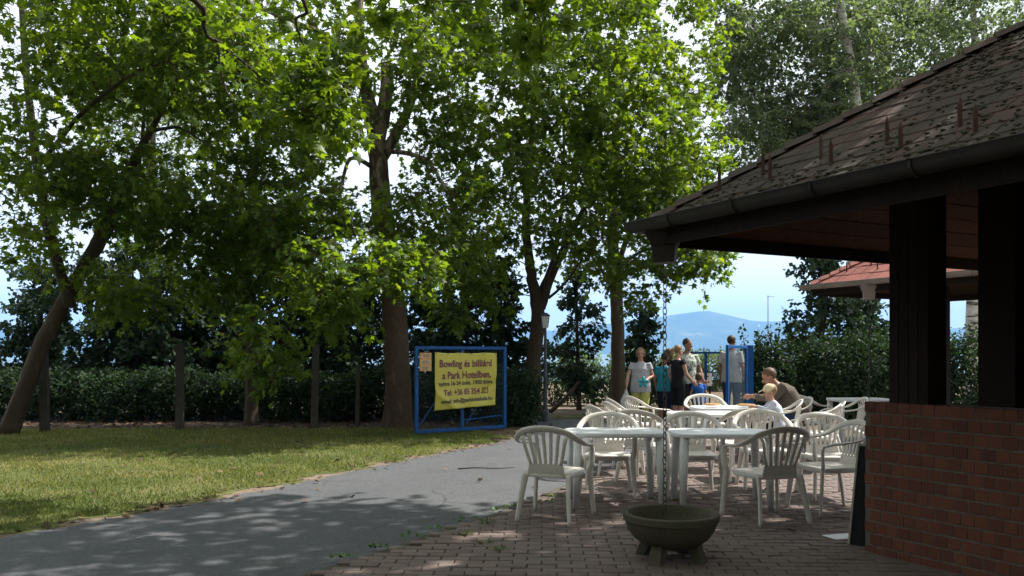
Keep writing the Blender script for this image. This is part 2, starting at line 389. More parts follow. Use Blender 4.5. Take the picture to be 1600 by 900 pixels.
for j in range(-30, 170):
    for i in range(-50, 70):
        lx = i * .203 + (.1015 if j % 2 else 0); ly = j * .1035
        x, y = ct * lx - st * ly, st * lx + ct * ly
        if y < 3.6 or y > 15.0 or x > 8.6 or x < edge_x(y) + .10 + .05 * math.sin(y * 5): continue
        vis = abs(x) < y * .61 + .3 and y > 5.6
        cells.append((0 if vis else 1, y, x))
cells.sort(); far_v = []; far_f = []; base = np.array([q.co[:] for q in paver_me.vertices]); fb = [tuple(q.vertices) for q in paver_me.polygons]
for k, (nv, y, x) in enumerate(cells):
    dz = .031 + random.uniform(-.004, .004); tx, ty = random.uniform(-.012, .012), random.uniform(-.02, .02); rz = TH + random.uniform(-.012, .012)
    if k < 300:
        o = bpy.data.objects.new('paver_brick', paver_me); link(o, patio); o.location = (x, y, dz); o.rotation_euler = (ty, tx, rz)
    else:
        c, s = math.cos(rz), math.sin(rz); q = base.copy(); q[:, 2] += q[:, 1] * ty - q[:, 0] * tx + dz
        xx = q[:, 0] * c - q[:, 1] * s + x; yy = q[:, 0] * s + q[:, 1] * c + y; q[:, 0] = xx; q[:, 1] = yy
        b0 = len(far_v) * len(base); far_v.append(q); far_f.append([tuple(b0 + i for i in f) for f in fb])
fv = np.concatenate(far_v); ff = np.array([f for g in far_f for f in g])
o = add_obj('paver_bricks', np_mesh('paver_bricks', fv, ff, M_paver), patio); o['kind'] = 'stuff'

# ================================================================== vegetation tools
LEAF_V = np.array([(0, 0, 0), (.36, .02, -.05), (.24, .26, .0), (.56, .52, -.08), (.20, .56, .0), (0, 1.0, -.10), (-.20, .56, .0), (-.56, .52, -.08), (-.24, .26, .0), (-.36, .02, -.05), (0, .34, .05)], float)
LEAF_F = np.array([(10, i, (i + 1) % 10) for i in range(10)])
RHO_V = np.array([(0, 0, 0), (.34, .45, -.04), (0, 1, 0), (-.34, .45, -.04)], float); RHO_F = np.array([(0, 1, 2), (0, 2, 3)])
SPR_V = np.array([(0, 0, 0), (.28, .25, 0), (.10, .45, .02), (.30, .7, 0), (0, 1, -.05), (-.30, .7, 0), (-.10, .45, .02), (-.28, .25, 0)], float)
SPR_F = np.array([(0, 1, 2), (0, 2, 6), (0, 6, 7), (2, 3, 4), (2, 4, 6), (6, 4, 5)])
def nrmz(a): return a / (np.linalg.norm(a, axis=1, keepdims=True) + 1e-9)
def instance(name, tv, tf, pos, ax, nm, size, var, mat, parent=None):
    ax = nrmz(ax); x = nrmz(np.cross(ax, nm)); nm = np.cross(x, ax); size = np.asarray(size)[:, None, None]
    k = len(tv); tv = tv[None]
    v = pos[:, None] + size * (tv[..., 0:1] * x[:, None] + tv[..., 1:2] * ax[:, None] + tv[..., 2:3] * nm[:, None])
    f = (tf[None] + (np.arange(len(pos)) * k)[:, None, None]).reshape(-1, tf.shape[1])
    return add_obj(name, np_mesh(name, v.reshape(-1, 3), f, mat, False, None, np.repeat(var, k)), parent)
def prisms(p0, p1, r0, r1):
    d = nrmz(p1 - p0); a = np.where(np.abs(d[:, 2:3]) < .9, np.array([[0, 0, 1.]]), np.array([[1., 0, 0]])); x = nrmz(np.cross(d, a)); y = np.cross(d, x)
    vs = []
    for p, r in ((p0, r0), (p1, r1)):
        for k in range(3):
            an = 2 * math.pi * k / 3; vs.append(p + np.asarray(r)[:, None] * (math.cos(an) * x + math.sin(an) * y))
    v = np.stack(vs, 1).reshape(-1, 3); b = (np.arange(len(p0)) * 6)[:, None]
    f = np.concatenate([b + np.array([[k, (k + 1) % 3, 3 + (k + 1) % 3, 3 + k]]) for k in range(3)])
    return v, f
def grow(paths, targets, rmax=.09, sag=.10, wig=.16):
    """paths: [(pts, radii)] trunk and limbs; targets: cluster centres. Returns branch tubes."""
    nodes = []; nr = []
    for pts, rad in paths:
        pts = np.array(pts); rad = np.array(rad)
        for i in range(len(pts)):
            if i > len(pts) * .25 or len(paths) == 1 and i > len(pts) * .3: nodes.append(pts[i]); nr.append(rad[i])
    tr = np.array(nodes); tg = np.array(targets)
    d = np.min(np.linalg.norm(tg[:, None] - tr[None], axis=2), axis=1); out = []
    for ix in np.argsort(d):
        t = tg[ix]; N = np.array(nodes); dv = t - N; dist = np.linalg.norm(dv, axis=1)
        cost = dist * (1 + .5 * np.clip(-dv[:, 2] / (dist + .01), 0, 1)) + .25 * (np.array(nr) < .012)
        k = int(np.argmin(cost)); s = N[k]; ln = dist[k]
        r0 = min(nr[k] * .62, rmax, .007 + .011 * ln); mid1 = s + (t - s) * .35 + np.array((0, 0, .10 * ln)) + rng.normal(0, wig * ln * .35, 3)
        mid2 = s + (t - s) * .7 + np.array((0, 0, sag * ln)) + rng.normal(0, wig * ln * .3, 3)
        pts = catmull([s, mid1, mid2, t], 3 if ln > .8 else 2); rad = np.linspace(r0, .004, len(pts)); out.append((pts, rad))
        for q, r in list(zip(pts, rad))[2:]: nodes.append(np.array(q)); nr.append(max(r, .006))
    return out
def blob_pts(blobs, mind=0):
    out = []
    for c, r, n in blobs:
        for _ in range(n):
            while True:
                q = rng.uniform(-1, 1, 3)
                if .12 < np.dot(q, q) < 1: break
            out.append(np.array(c) + q * np.array(r))
    return np.array(out)
def clusters(centers, ntw, tl, nl, spread=.9, droop=.25):
    n = len(centers); c = np.repeat(centers, ntw, axis=0); d = rng.normal(0, 1, (n * ntw, 3)); d[:, 2] = d[:, 2] * .6 - droop; d = nrmz(d)
    L_ = tl * rng.uniform(.5, 1.15, n * ntw); p0 = c + rng.normal(0, .05, c.shape); p1 = p0 + d * L_[:, None]
    t = rng.uniform(.25, 1.02, (len(p0), nl)); pos = p0[:, None] + (p1 - p0)[:, None] * t[..., None] + rng.normal(0, .035, (len(p0), nl, 3))
    return p0, p1, pos.reshape(-1, 3), np.repeat(d, nl, axis=0)
def make_tree(name, label, cat, paths, blobs, mat, bark, lv=LEAF_V, lf=LEAF_F, size=.18, ntw=6, tl=.64, nl=9, group=None, droop=.25, flat=1.0, rmax=.09, trunk_n=12, sag=.10):
    base = np.array(paths[0][0][0]); root = empty(name, base, 0, label, cat, group)
    P_ = [(catmull([np.array(q) for q in p], 9 if i == 0 and trunk_n >= 10 else 5), None, r) for i, (p, r) in enumerate(paths)]
    pp = []
    for pts, _, r in P_: pp.append((pts, np.interp(np.linspace(0, 1, len(pts)), np.linspace(0, 1, len(r)), r)))
    mb = MB(); lo = np.array(base)
    for pi, (pts, rad) in enumerate(pp):
        wob = [np.array(q) - lo + (rng.normal(0, .006, 3) if i else 0) for i, q in enumerate(pts)]
        if pi == 0:
            tn = trunk_n if trunk_n < 10 else 20; mb.tube(wob, rad, tn)
            for ri, c_ in enumerate(wob):                       # knobbly section and root flare
                for k in range(tn):
                    q = np.array(mb.v[ri * tn + k]); an = 2 * math.pi * k / tn; z_ = q[2]
                    fct = 1 + .055 * math.sin(3 * an + z_ * 1.3) + .04 * math.sin(5 * an - z_ * 2.1) + rng.normal(0, .018) + .38 * math.exp(-max(z_, 0) / .22) * (.55 + .45 * math.sin(4 * an + lo[0]))
                    mb.v[ri * tn + k] = tuple(np.array(c_) + (q - c_) * fct)
        else: mb.tube(wob, rad, 8)
    mb.build('trunk', bark, root, 'all')
    tg = blob_pts(blobs); br = grow(pp, tg, rmax, sag)
    mb = MB()
    for pts, rad in br: mb.tube([np.array(q) - lo for q in pts], rad, 4, cap=False)
    p0, p1, pos, d = clusters(tg, ntw, tl, nl, droop=droop)
    v, f = prisms(p0 - lo, p1 - lo, np.full(len(p0), .0045), np.full(len(p0), .002))
    tag(mb.build('branches', bark, root, 'all'), kind='stuff')
    tag(add_obj('twigs', np_mesh('twigs', v, f, bark), root), kind='stuff')
    n = len(pos); nm = rng.normal(0, .42 * flat, (n, 3)); nm[:, 2] += 1; nm = nrmz(nm)
    ax = d * .6 + rng.normal(0, .6, (n, 3)); ax[:, 2] -= .35
    cl = np.repeat(np.repeat(rng.normal(0, .14, len(tg)), ntw), nl)
    var = np.clip(.45 + cl + rng.normal(0, .2, n), 0, 1)
    sz = size * rng.uniform(.55, 1.2, n)
    tag(instance('crown', lv, lf, pos - lo, ax, nm, sz, var, mat, root), kind='stuff')
    return root
def bl(px, py, Y, rx, ry, rd, n): return (tuple(P(px, py, Y)), (rx * Y / F, rd, ry * Y / F), n)
def pl(Y, *pts): return [tuple(P(x, y, Y + (q[0] if q else 0))) for x, y, *q in pts]

# ---- trees
A0 = G(622, 668)
make_tree('plane_tree', 'big plane tree with mottled trunk rising beside the blue gate with the yellow banner', 'tree',
    [([(A0.x, A0.y, -.05), tuple(P(622, 600, 17.1)), tuple(P(610, 420, 17.1)), tuple(P(594, 300, 17)), tuple(P(586, 205, 17)), tuple(P(566, 100, 17.1)), tuple(P(562, -60, 17.2)), tuple(P(580, -330, 17.3))], (.305, .26, .225, .20, .17, .10, .085, .04)),
     (pl(17, (588, 225), (602, 160), (606, 100)), (.17, .14, .135)),
     (pl(17, (590, 262), (620, 205, .2), (645, 150, .4), (668, 20, .7), (690, -160, 1)), (.12, .10, .085, .06, .03)),
     (pl(17, (592, 236), (640, 240, -.6), (672, 258, -1.2), (700, 300, -1.8)), (.055, .045, .035, .02)),
     (pl(17, (586, 262), (548, 248, -.3), (526, 300, -1), (470, 330, -2)), (.05, .04, .03, .015)),
     (pl(17, (572, 230), (535, 185, -.4), (470, 230, -1.2)), (.06, .045, .02)),
     (pl(17, (566, 90), (500, 50, -1), (420, 20, -2.2)), (.055, .04, .02)),
     (pl(17, (594, 320), (560, 380, -1.6), (540, 420, -2.6)), (.04, .03, .015))],
    [bl(600, -200, 17.5, 300, 170, 2.6, 90), bl(415, 110, 16, 165, 150, 1.9, 135), bl(740, 150, 16.8, 165, 155, 1.7, 130), bl(470, 335, 15.6, 125, 85, 1.4, 70), bl(690, 340, 16, 95, 85, 1.2, 52),
     bl(555, 425, 13.8, 75, 55, .9, 24), bl(405, 545, 14, 45, 60, .7, 16), bl(650, 420, 14, 45, 40, .5, 12), bl(500, 480, 14.2, 70, 40, .6, 14), bl(610, 40, 15, 70, 60, 1, 16)],
    M_plane, M_bark, size=.133)
make_tree('plane_tree', 'plane tree with low forked trunk beside the street lamp', 'tree',
    [([tuple(P(832, 660, 19.6)), tuple(P(833, 560, 19.6)), tuple(P(840, 490, 19.6)), tuple(P(828, 410, 19.6)), tuple(P(822, 330, 19.6)), tuple(P(835, 150, 19.6)), tuple(P(850, -120, 19.4))], (.20, .165, .155, .105, .09, .06, .03)),
     (pl(19.6, (845, 482), (862, 430, -.1), (890, 370, -.2), (915, 320, -.4), (960, 220, -.8)), (.115, .10, .075, .055, .03)),
     (pl(19.6, (845, 455), (866, 400, .3), (880, 300, .6), (880, 150, 1)), (.075, .06, .045, .025)),
     (pl(19.6, (858, 465), (885, 440, -.4), (912, 400, -.8)), (.035, .028, .015))],
    [bl(850, 110, 18.4, 190, 165, 2.8, 150), bl(845, 310, 18, 155, 85, 2.2, 85), bl(995, 200, 17.6, 125, 150, 2.2, 120), bl(850, -160, 18.6, 280, 140, 3.5, 70), bl(740, 400, 18.5, 80, 55, 1.2, 24), bl(730, 470, 18.6, 60, 50, .8, 10)],
    M_plane, M_bark2, size=.136)
make_tree('plane_tree', 'slender pale-barked plane tree standing just left of the walking family', 'tree',
    [([tuple(P(965, 655, 21)), tuple(P(965, 560, 21)), tuple(P(963, 450, 21)), tuple(P(957, 340, 21)), tuple(P(965, 150, 20.6)), tuple(P(985, -120, 20))], (.20, .165, .15, .13, .08, .03)),
     (pl(21, (962, 460), (945, 430, -.3), (925, 400, -.6)), (.06, .045, .02)),
     (pl(21, (962, 430), (985, 360, -.4), (1030, 310, -1), (1080, 280, -1.8)), (.08, .06, .045, .02)),
     (pl(21, (963, 420), (1010, 390, -1), (1060, 400, -2), (1110, 415, -3)), (.045, .035, .025, .012))],
    [bl(955, 375, 20, 95, 60, 1.8, 42), bl(1050, 300, 18.8, 75, 80, 1.8, 60), bl(1080, 405, 17.8, 55, 45, .9, 26), bl(1020, 60, 19.2, 115, 140, 2.6, 85), bl(1060, -200, 20, 200, 130, 2.4, 70), bl(1010, 440, 19, 50, 40, .8, 12)],
    M_plane, M_bark, size=.133)
make_tree('plane_tree', 'leaning dark-limbed plane tree at the left end of the lawn', 'tree',
    [([tuple(P(10, 680, 15.6)), tuple(P(70, 530, 15.6)), tuple(P(130, 420, 15.5)), tuple(P(165, 350, 15.3)), tuple(P(205, 260, 15)), tuple(P(235, 205, 14.6)), tuple(P(290, 100, 13.8))], (.17, .14, .115, .095, .08, .055, .02)),
     (pl(15.5, (135, 410), (160, 380), (200, 300, .2), (220, 240, .4), (230, 90, .7)), (.085, .07, .055, .04, .02)),
     (pl(15.2, (110, 480), (70, 330), (40, 100, .3), (30, -150, .5)), (.10, .085, .06, .03)),
     (pl(15, (235, 205), (280, 200, -.5), (330, 230, -1.2)), (.035, .025, .012)),
     (pl(15, (60, 260), (130, 175, -1), (200, 120, -1.8), (260, 95, -2.2)), (.045, .035, .025, .012))],
    [bl(205, 50, 14, 140, 110, 2.6, 120), bl(210, 300, 15, 110, 65, 1.8, 50), bl(170, 440, 15.6, 100, 45, 1.4, 24), bl(50, 180, 14, 110, 240, 2.6, 130), bl(180, -180, 14, 240, 140, 3.5, 60), bl(330, 90, 13.6, 90, 90, 1.5, 50)],
    M_plane, M_bark2, size=.130)
make_tree('plane_tree', 'thin-trunked young plane tree in front of the hedge', 'tree',
    [([tuple(P(392, 668, 17.6)), tuple(P(392, 560, 17.6)), tuple(P(394, 470, 17.6)), tuple(P(384, 380, 17.6)), tuple(P(400, 250, 17.4)), tuple(P(410, 60, 17.2))], (.13, .105, .10, .085, .06, .025)),
     (pl(17.6, (392, 455), (430, 400, -.4), (470, 370, -.8)), (.045, .035, .015)),
     (pl(17.6, (390, 430), (340, 390, -.2), (290, 360, -.5)), (.045, .035, .015))],
    [bl(395, 375, 17, 120, 70, 1.6, 80), bl(295, 350, 17.2, 90, 70, 1.5, 55), bl(340, 450, 17.2, 70, 45, 1.0, 20), bl(420, 250, 17, 120, 80, 1.6, 60)],
    M_plane, M_bark2, size=.130)
make_tree('plane_tree', 'near plane tree whose dark twigs hang into the top of the view', 'tree',
    [([(-7.2, 6.0, -.05), (-7.1, 6.0, 1.5), (-6.9, 6.1, 3.5), (-6.4, 6.3, 5.5), (-5.6, 6.6, 8)], (.34, .28, .24, .18, .08)),
     ([(-6.9, 6.1, 3.4), (-5.4, 6.8, 5.2), tuple(P(270, -20, 8.4)), tuple(P(320, 50, 8.8)), tuple(P(345, 70, 9)), tuple(P(420, 130, 9.2))], (.15, .09, .036, .021, .017, .009)),
     ([tuple(P(340, 66, 8.95)), tuple(P(344, 110, 9)), tuple(P(355, 145, 9)), tuple(P(375, 175, 9))], (.015, .012, .009, .005)),
     ([(-6.5, 6.2, 5.2), (-4, 7, 7.2), tuple(P(455, -30, 8.6)), tuple(P(463, 30, 9)), tuple(P(475, 75, 9.2)), tuple(P(510, 120, 9.3))], (.12, .06, .02, .014, .010, .006)),
     ([(-6.4, 6.2, 5.6), (-3.4, 6.4, 8), (-1, 7, 7.4), tuple(P(800, -60, 7.8)), tuple(P(820, 10, 7.9))], (.11, .07, .04, .02, .01))],
    [bl(430, 110, 9.2, 90, 60, .6, 10), bl(505, 170, 9.3, 60, 40, .5, 8), bl(820, 20, 7.9, 55, 32, .35, 5), bl(690, -20, 8, 100, 30, .5, 6), ((-4.5, 6.4, 7.4), (3, 2.4, 1.8), 90), ((-1.0, 7.2, 8.0), (3.2, 2.4, 1.4), 85), ((1.8, 8.6, 8.2), (3.0, 1.9, 1.2), 65), ((-2.5, 2.5, 7.4), (3, 2.6, 1.6), 110)],  # overhead crown out of view, added to darken the pavilion and patio
    M_plane, M_bark2, size=.130)
make_tree('plane_tree', 'unseen plane tree added behind the pavilion, its crown shading the terrace from above the view', 'tree',
    [([(9.4, 7.2, -.05), (9.3, 7.2, 2), (9.0, 7.4, 4.5), (8.3, 7.8, 6.5), (7.2, 8.2, 8.5)], (.30, .25, .2, .14, .05)), ([(9.2, 7.3, 3.6), (7.6, 6.6, 6.4), (5.6, 6.6, 7.6)], (.13, .09, .03)), ([(8.6, 7.6, 5.8), (6.2, 8.4, 7.8), (3.6, 8.4, 8.3)], (.1, .07, .025))],
    [((7.2, 9.4, 8.3), (3.0, 2.2, 1.2), 115), ((4.0, 9.2, 8.5), (2.6, 2.2, 1.0), 70), ((6.4, 6.8, 8.0), (3.0, 1.8, 1.3), 140), ((6.0, 3.8, 7.6), (3.2, 2.4, 1.4), 120), ((2.5, 2.0, 7.6), (2.8, 2.4, 1.3), 110)], M_plane, M_bark, size=.19, nl=6)  # unseen tree, added and shaped to shade the terrace and near roof
for i, (x, y, lab) in enumerate([(-9.5, 1.0, 'unseen plane tree added behind the camera to cut skylight, at the far left'), (-7.0, -3.5, 'unseen plane tree added behind the camera to cut skylight, left of the middle'), (-2.5, -6.0, 'unseen plane tree added behind the camera to cut skylight, in the middle'), (3.0, -6.5, 'unseen plane tree added behind the camera to cut skylight, right of the middle'), (8.5, -4.5, 'unseen plane tree added behind the camera to cut skylight, at the far right')]):  # unseen trees added to block skylight from behind the camera
    make_tree('plane_tree', lab, 'tree', [([(x, y, -.05), (x, y, 2), (x + .2, y, 5), (x + .1, y, 9)], (.32, .27, .2, .06)), ([(x, y, 2.6), (x + 1.8, y + .8, 4.6), (x + 3, y + 1, 5.4)], (.12, .08, .03)), ([(x, y, 3), (x - 1.8, y + .4, 4.6), (x - 3, y, 5.4)], (.12, .08, .03))],
        [((x, y, 5.0), (3.4, 2.4, 3.0), 150), ((x, y, 9.0), (3.0, 2.4, 2.4), 80)], M_plane, M_bark, size=.26, nl=6)
# birches behind the pavilion
def birch(label, X, Y, h, lean, blobs, seed):
    make_tree('birch_tree', label, 'tree',
        [([(X, Y, -.05), (X + lean * .2, Y, h * .3), (X + lean * .5 + .16, Y, h * .55), (X + lean * .8 - .22, Y, h * .8), (X + lean, Y, h)], (.19, .155, .12, .08, .03))],
        blobs, M_birch, M_birchbark, RHO_V, RHO_F, size=.13, ntw=9, tl=.85, nl=11, droop=.55, group='birches behind the pavilion')
birch('tall white-barked birch rising above the mossy roof, nearest the plane trees', 8.6, 21.2, 14, -.4, [bl(1240, 110, 22.5, 120, 120, 2.4, 110), bl(1330, 180, 22.5, 110, 90, 2.2, 80), bl(1190, 205, 22, 80, 70, 1.4, 45), bl(1260, -110, 22.5, 170, 120, 2.5, 50), bl(1290, 40, 22.5, 150, 70, 2, 60), bl(1270, 210, 22.4, 80, 50, 1.5, 40), bl(1150, 60, 22, 60, 90, 1.5, 40)], 1)
birch('birch at the right behind the roof ridge', 13.5, 25, 15, .3, [bl(1430, 60, 24.5, 130, 120, 2.6, 110), bl(1560, 40, 24.5, 120, 150, 2.6, 90), bl(1450, -140, 24.5, 170, 120, 2.5, 50), bl(1570, 250, 24, 90, 100, 1.8, 40), bl(1430, 170, 24.4, 110, 70, 1.6, 60)], 2)
make_tree('willow_tree', 'pale grey-green tree far behind the hedge at the left', 'tree',
    [([tuple(P(240, 640, 30)), tuple(P(240, 400, 30)), tuple(P(235, 200, 30)), tuple(P(240, 60, 30))], (.3, .25, .15, .04))],
    [bl(240, 150, 29.5, 110, 110, 2.4, 110), bl(200, 300, 29.5, 90, 60, 2, 40)], M_birch, M_bark2, RHO_V, RHO_F, size=.13, ntw=8, tl=1.0, nl=12, droop=.5)

# row of slim hedge trees along the lake side
M_thuja = M_conifer
def slim_tree(px, top, Y, w, label, seed, gap=1.0, n=95):
    b = P(px, 0, Y); ht = EYE + (HY - top) * Y / F; root_p = (b.x, Y, -.03); lean = random.uniform(-.15, .15)
    blobs = []
    k = 7
    for i in range(k):
        t = i / (k - 1); z = .7 + (ht - .75) * t; r = (1.4 if px < 800 else 1.15) * w * (1 - .60 * t ** 1.6) * random.uniform(.8, 1.15)
        blobs.append(((b.x + lean * t + random.uniform(-.1, .1), Y, z), (r, r * .8, .34 * ht / 5), max(3, int(n / k * (1.25 - .7 * t)))))
    make_tree('hedge_tree', label, 'tree', [([root_p, (b.x + lean * .4, Y, ht * .4), (b.x + lean * .8, Y, ht * .75), (b.x + lean, Y, ht)], (.07, .055, .035, .01))],
        blobs, M_thuja, M_bark2, SPR_V, SPR_F, size=.18, ntw=6, tl=.36, nl=9, group='slim trees along the lakeside hedge', droop=.35, flat=1.8, rmax=.02, trunk_n=6)
slim = [(60, 455, 20.5, .85), (150, 440, 20.2, .85), (212, 420, 20.6, .8), (258, 455, 20, .75), (318, 470, 20.8, .8), (372, 440, 21, .7), (440, 450, 20.4, .8), (512, 465, 20.7, .75), (560, 450, 20.2, .7),
        (672, 425, 20.8, .72), (730, 415, 20.2, .75), (788, 440, 20.6, .7), (905, 430, 22.4, .75), (1003, 478, 22.8, .34)]
slab = ['leftmost slim hedge tree beside the leaning plane tree', 'dense slim hedge tree at the far left of the lawn', 'tall slim hedge tree under the leaning limbs', 'slim hedge tree just left of the first concrete post', 'slim hedge tree just right of the first concrete post', 'slim hedge tree behind the thin-trunked young plane', 'slim hedge tree left of the second concrete post', 'slim hedge tree right of the second concrete post', 'slim hedge tree just left of the big plane trunk', 'slim hedge tree just right of the big plane trunk above the banner', 'tallest slim hedge tree behind the yellow banner', 'slim hedge tree between the banner gate and the forked plane', 'slim tree with thin dark trunk right of the street lamp', 'small slim tree directly behind the woman in grey']
for i, (px, top, Y, w) in enumerate(slim): slim_tree(px, top - (34 if px < 800 else 0), Y, w, slab[i], i, n=95 if px < 800 else 52)

def bush(name, label, cat, c, r, n, mat=None, size=.085, group=None, shoots=0):
    root = empty(name, (c[0], c[1], 0), 0, label, cat, group); lo = np.array((c[0], c[1], 0.))
    mb = MB(); mat = mat or M_hedge
    q = rng.normal(0, 1, (n, 3)); q = q / ((np.abs(q) ** 3.4).sum(1, keepdims=True) ** (1 / 3.4)) * (rng.uniform(.2, 1, (n, 1)) ** .4)
    lump = 1 + .16 * np.sin(q[:, 0:1] * 7 + c[0] * 3) * np.sin(q[:, 2:3] * 6 + c[1]) + .12 * np.sin(q[:, 1:2] * 9 + c[0])
    pos = q * np.array(r) * lump; pos[:, 2] = pos[:, 2] + r[2] * .98; pos = pos[pos[:, 2] > .03]
    st = []
    for k in range(9):
        a = k * .7 + c[0]; p0 = np.array((math.cos(a) * .08, math.sin(a) * .08, -.02)); p2 = np.array((math.cos(a) * r[0] * .6, math.sin(a) * r[1] * .6, r[2] * 1.5)); mb.tube(catmull([p0, (p0 + p2) / 2 + rng.normal(0, .06, 3), p2], 3), np.linspace(.018, .004, 7), 4)
    extra = []
    for k in range(shoots):
        p0 = np.array((random.uniform(-.8, .8) * r[0], random.uniform(-.4, .4) * r[1], r[2] * 1.7)); p1 = p0 + np.array((random.uniform(-.15, .15), 0, random.uniform(.35, .75)))
        mb.tube([p0, p1], (.008, .003), 3); t = rng.uniform(0, 1, (45, 1)); extra.append(p0 + (p1 - p0) * t + rng.normal(0, .045, (45, 3)))
    tag(mb.build('stems', M_bark2, root), kind='stuff')
    if extra: pos = np.concatenate([pos] + extra)
    m = len(pos); ax = rng.normal(0, .7, (m, 3)); ax[:, 2] += .1; nm = rng.normal(0, .6, (m, 3)); nm[:, 2] += .8
    cl = .5 * np.sin(pos[:, 0] * 6 + c[0]) * np.sin(pos[:, 2] * 5)
    tag(instance('foliage', RHO_V, RHO_F, pos, ax, nm, size * rng.uniform(.6, 1.3, m), np.clip(.42 + .3 * cl + rng.normal(0, .2, m), 0, 1), mat, root), kind='stuff')
    return root
hb = ['leftmost low hedge bush', 'low hedge bush at the far left edge of the lawn', 'low hedge bush left of the first concrete post', 'low hedge bush behind the first concrete post', 'low hedge bush under the thin-trunked young plane', 'low hedge bush left of the second concrete post', 'low hedge bush right of the second concrete post', 'low hedge bush just left of the big plane trunk', 'low hedge bush behind the left half of the banner gate', 'low hedge bush behind the right half of the banner gate']
for i, px in enumerate([20, 110, 195, 285, 370, 450, 530, 600, 680, 760]):
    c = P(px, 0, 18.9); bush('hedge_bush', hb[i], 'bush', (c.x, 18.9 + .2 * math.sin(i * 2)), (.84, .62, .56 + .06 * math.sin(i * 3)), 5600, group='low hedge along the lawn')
bush('round_bush', 'dense dark bush against the right end of the banner gate', 'bush', (.12, 17.4), (.46, .42, .58), 4800, size=.075)
c = P(1000, 0, 23.6); 
for i, (px, lab) in enumerate([(868, 'loose lakeside bush right of the lamp post'), (925, 'loose lakeside bush beside the pale plane trunk'), (1010, 'loose lakeside bush behind the woman in grey')]):
    c = P(px, 0, 24.4); bush('lakeside_bush', lab, 'bush', (c.x, 24.4), (.7, .5, .62), 1500, size=.10, mat=M_hedge, group='loose bushes by the lake')
for i, (px, lab) in enumerate([(1062, 'pale green reed bush at the water behind the family'), (1110, 'pale green reed bush at the water right of the back fence middle'), (1160, 'pale green reed bush at the water behind the tall man'), (905, 'pale green reed bush at the water right of the street lamp'), (985, 'pale green reed bush at the water behind the pale plane trunk')]):
    c = P(px, 0, 34); bush('reed_bush', lab, 'bush', (c.x, 34), (.95, .6, .80), 2400, size=.13, mat=M_birch, group='reed bushes at the water')
for i, (x, y, w_, lab) in enumerate([(-15, 12, 3, 'unseen tall shrub added at the left to cut skylight, farthest'), (-16, 6.5, 3, 'unseen tall shrub added at the left to cut skylight, second'), (-16, 1, 3, 'unseen tall shrub added at the left to cut skylight, third'), (-14, -5, 3, 'unseen tall shrub added at the left to cut skylight, nearest the corner'), (-8, -10, 3, 'unseen tall shrub added behind the camera to cut skylight, left'), (-2, -11, 3, 'unseen tall shrub added behind the camera to cut skylight, middle'), (4, -11, 3, 'unseen tall shrub added behind the camera to cut skylight, right'), (10, -10, 3, 'unseen tall shrub added behind the camera to cut skylight, far right')]):
    bush('added_shrub', lab, 'bush', (x, y), (w_ * 1.05, 1.4, 2.6), 4200, size=.32, group='unseen shrubs added to cut skylight')  # unseen shrubs added to block low skylight from left and behind
for i, (px, Y, rx, rz, sh, lab) in enumerate([(1200, 18.6, .58, .82, 11, 'hedge bush with upright shoots right of the blue gate'), (1255, 18.9, .7, .86, 6, 'tall hedge bush behind the seated man'), (1310, 18.6, .75, .92, 3, 'tall dark hedge bush below the conifer'), (1370, 18.8, .75, .98, 2, 'tall hedge bush just left of the dark timber post'), (1450, 18.9, .8, .98, 0, 'tall hedge bush hidden behind the dark timber post'), (1530, 18.7, .8, 1.0, 0, 'tall hedge bush seen through the opening right of the post'), (1620, 18.8, .8, 1.0, 0, 'rightmost tall hedge bush')]):
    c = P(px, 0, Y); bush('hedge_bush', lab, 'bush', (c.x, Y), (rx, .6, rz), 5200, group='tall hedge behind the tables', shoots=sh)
def conifer(px, top, Y, w, label):
    slim_tree(px, top, Y, w, label, 1, n=90)
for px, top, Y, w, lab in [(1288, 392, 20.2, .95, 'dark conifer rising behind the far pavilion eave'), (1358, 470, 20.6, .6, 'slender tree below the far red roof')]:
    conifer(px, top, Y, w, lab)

# ---- lawn grass, leaf litter, weeds
def inside(poly, x, y):
    c = np.zeros(len(x), bool); j = len(poly) - 1
    for i in range(len(poly)):
        xi, yi = poly[i]; xj, yj = poly[j]
        c ^= ((yi > y) != (yj > y)) & (x < (xj - xi) * (y - yi) / (yj - yi + 1e-12) + xi); j = i
    return c
def grass_field(name, label, x0, x1, y0, y1, n, poly, hgt):
    y = y0 + (y1 - y0) * rng.uniform(0, 1, n) ** 1.25; x = rng.uniform(x0, x1, n)
    k = inside(poly, x, y) & (np.abs(x) < y * .64 + .6); x, y = x[k], y[k]; m = len(x)
    dens = np.sin(x * 2.1 + 1.3 * np.sin(y * 1.7)) * np.sin(y * 2.6 + x) ; keep = rng.uniform(-1.4, 1, m) < dens + .45; x, y = x[keep], y[keep]; m = len(x)
    pos = np.stack([x, y, np.full(m, .008)], 1); ax = rng.normal(0, .55, (m, 3)); ax[:, 2] = 1; nm = rng.normal(0, 1, (m, 3)); nm[:, 2] *= .2; nm[:, 1] -= .3
    dry = .5 * np.sin(x * .9 + y * .6) * np.sin(y * 1.1 - x * .35) + .35 * np.sin(x * 3.3 + 1.7 * np.sin(y * 2.2)) * np.sin(y * 4.1 + 1.3 * np.sin(x * 1.9)) - .25 * (y < 8.8)  # dry patches; blades on the near end of the lawn set darker
    var = np.clip(.42 + .34 * dry + rng.normal(0, .22, m), 0, 1)
    tv = np.array([(-.11, 0, 0), (.11, 0, 0), (.05, .55, .06), (0, 1, .2)], float); tf = np.array([(0, 1, 2), (0, 2, 3)])
    o = instance(name, tv, tf, pos, ax, nm, hgt * rng.uniform(.5, 1.3, m) * (1 + .25 * (y > 14)), var, M_grass); tag(o, label, 'grass', kind='stuff'); return o
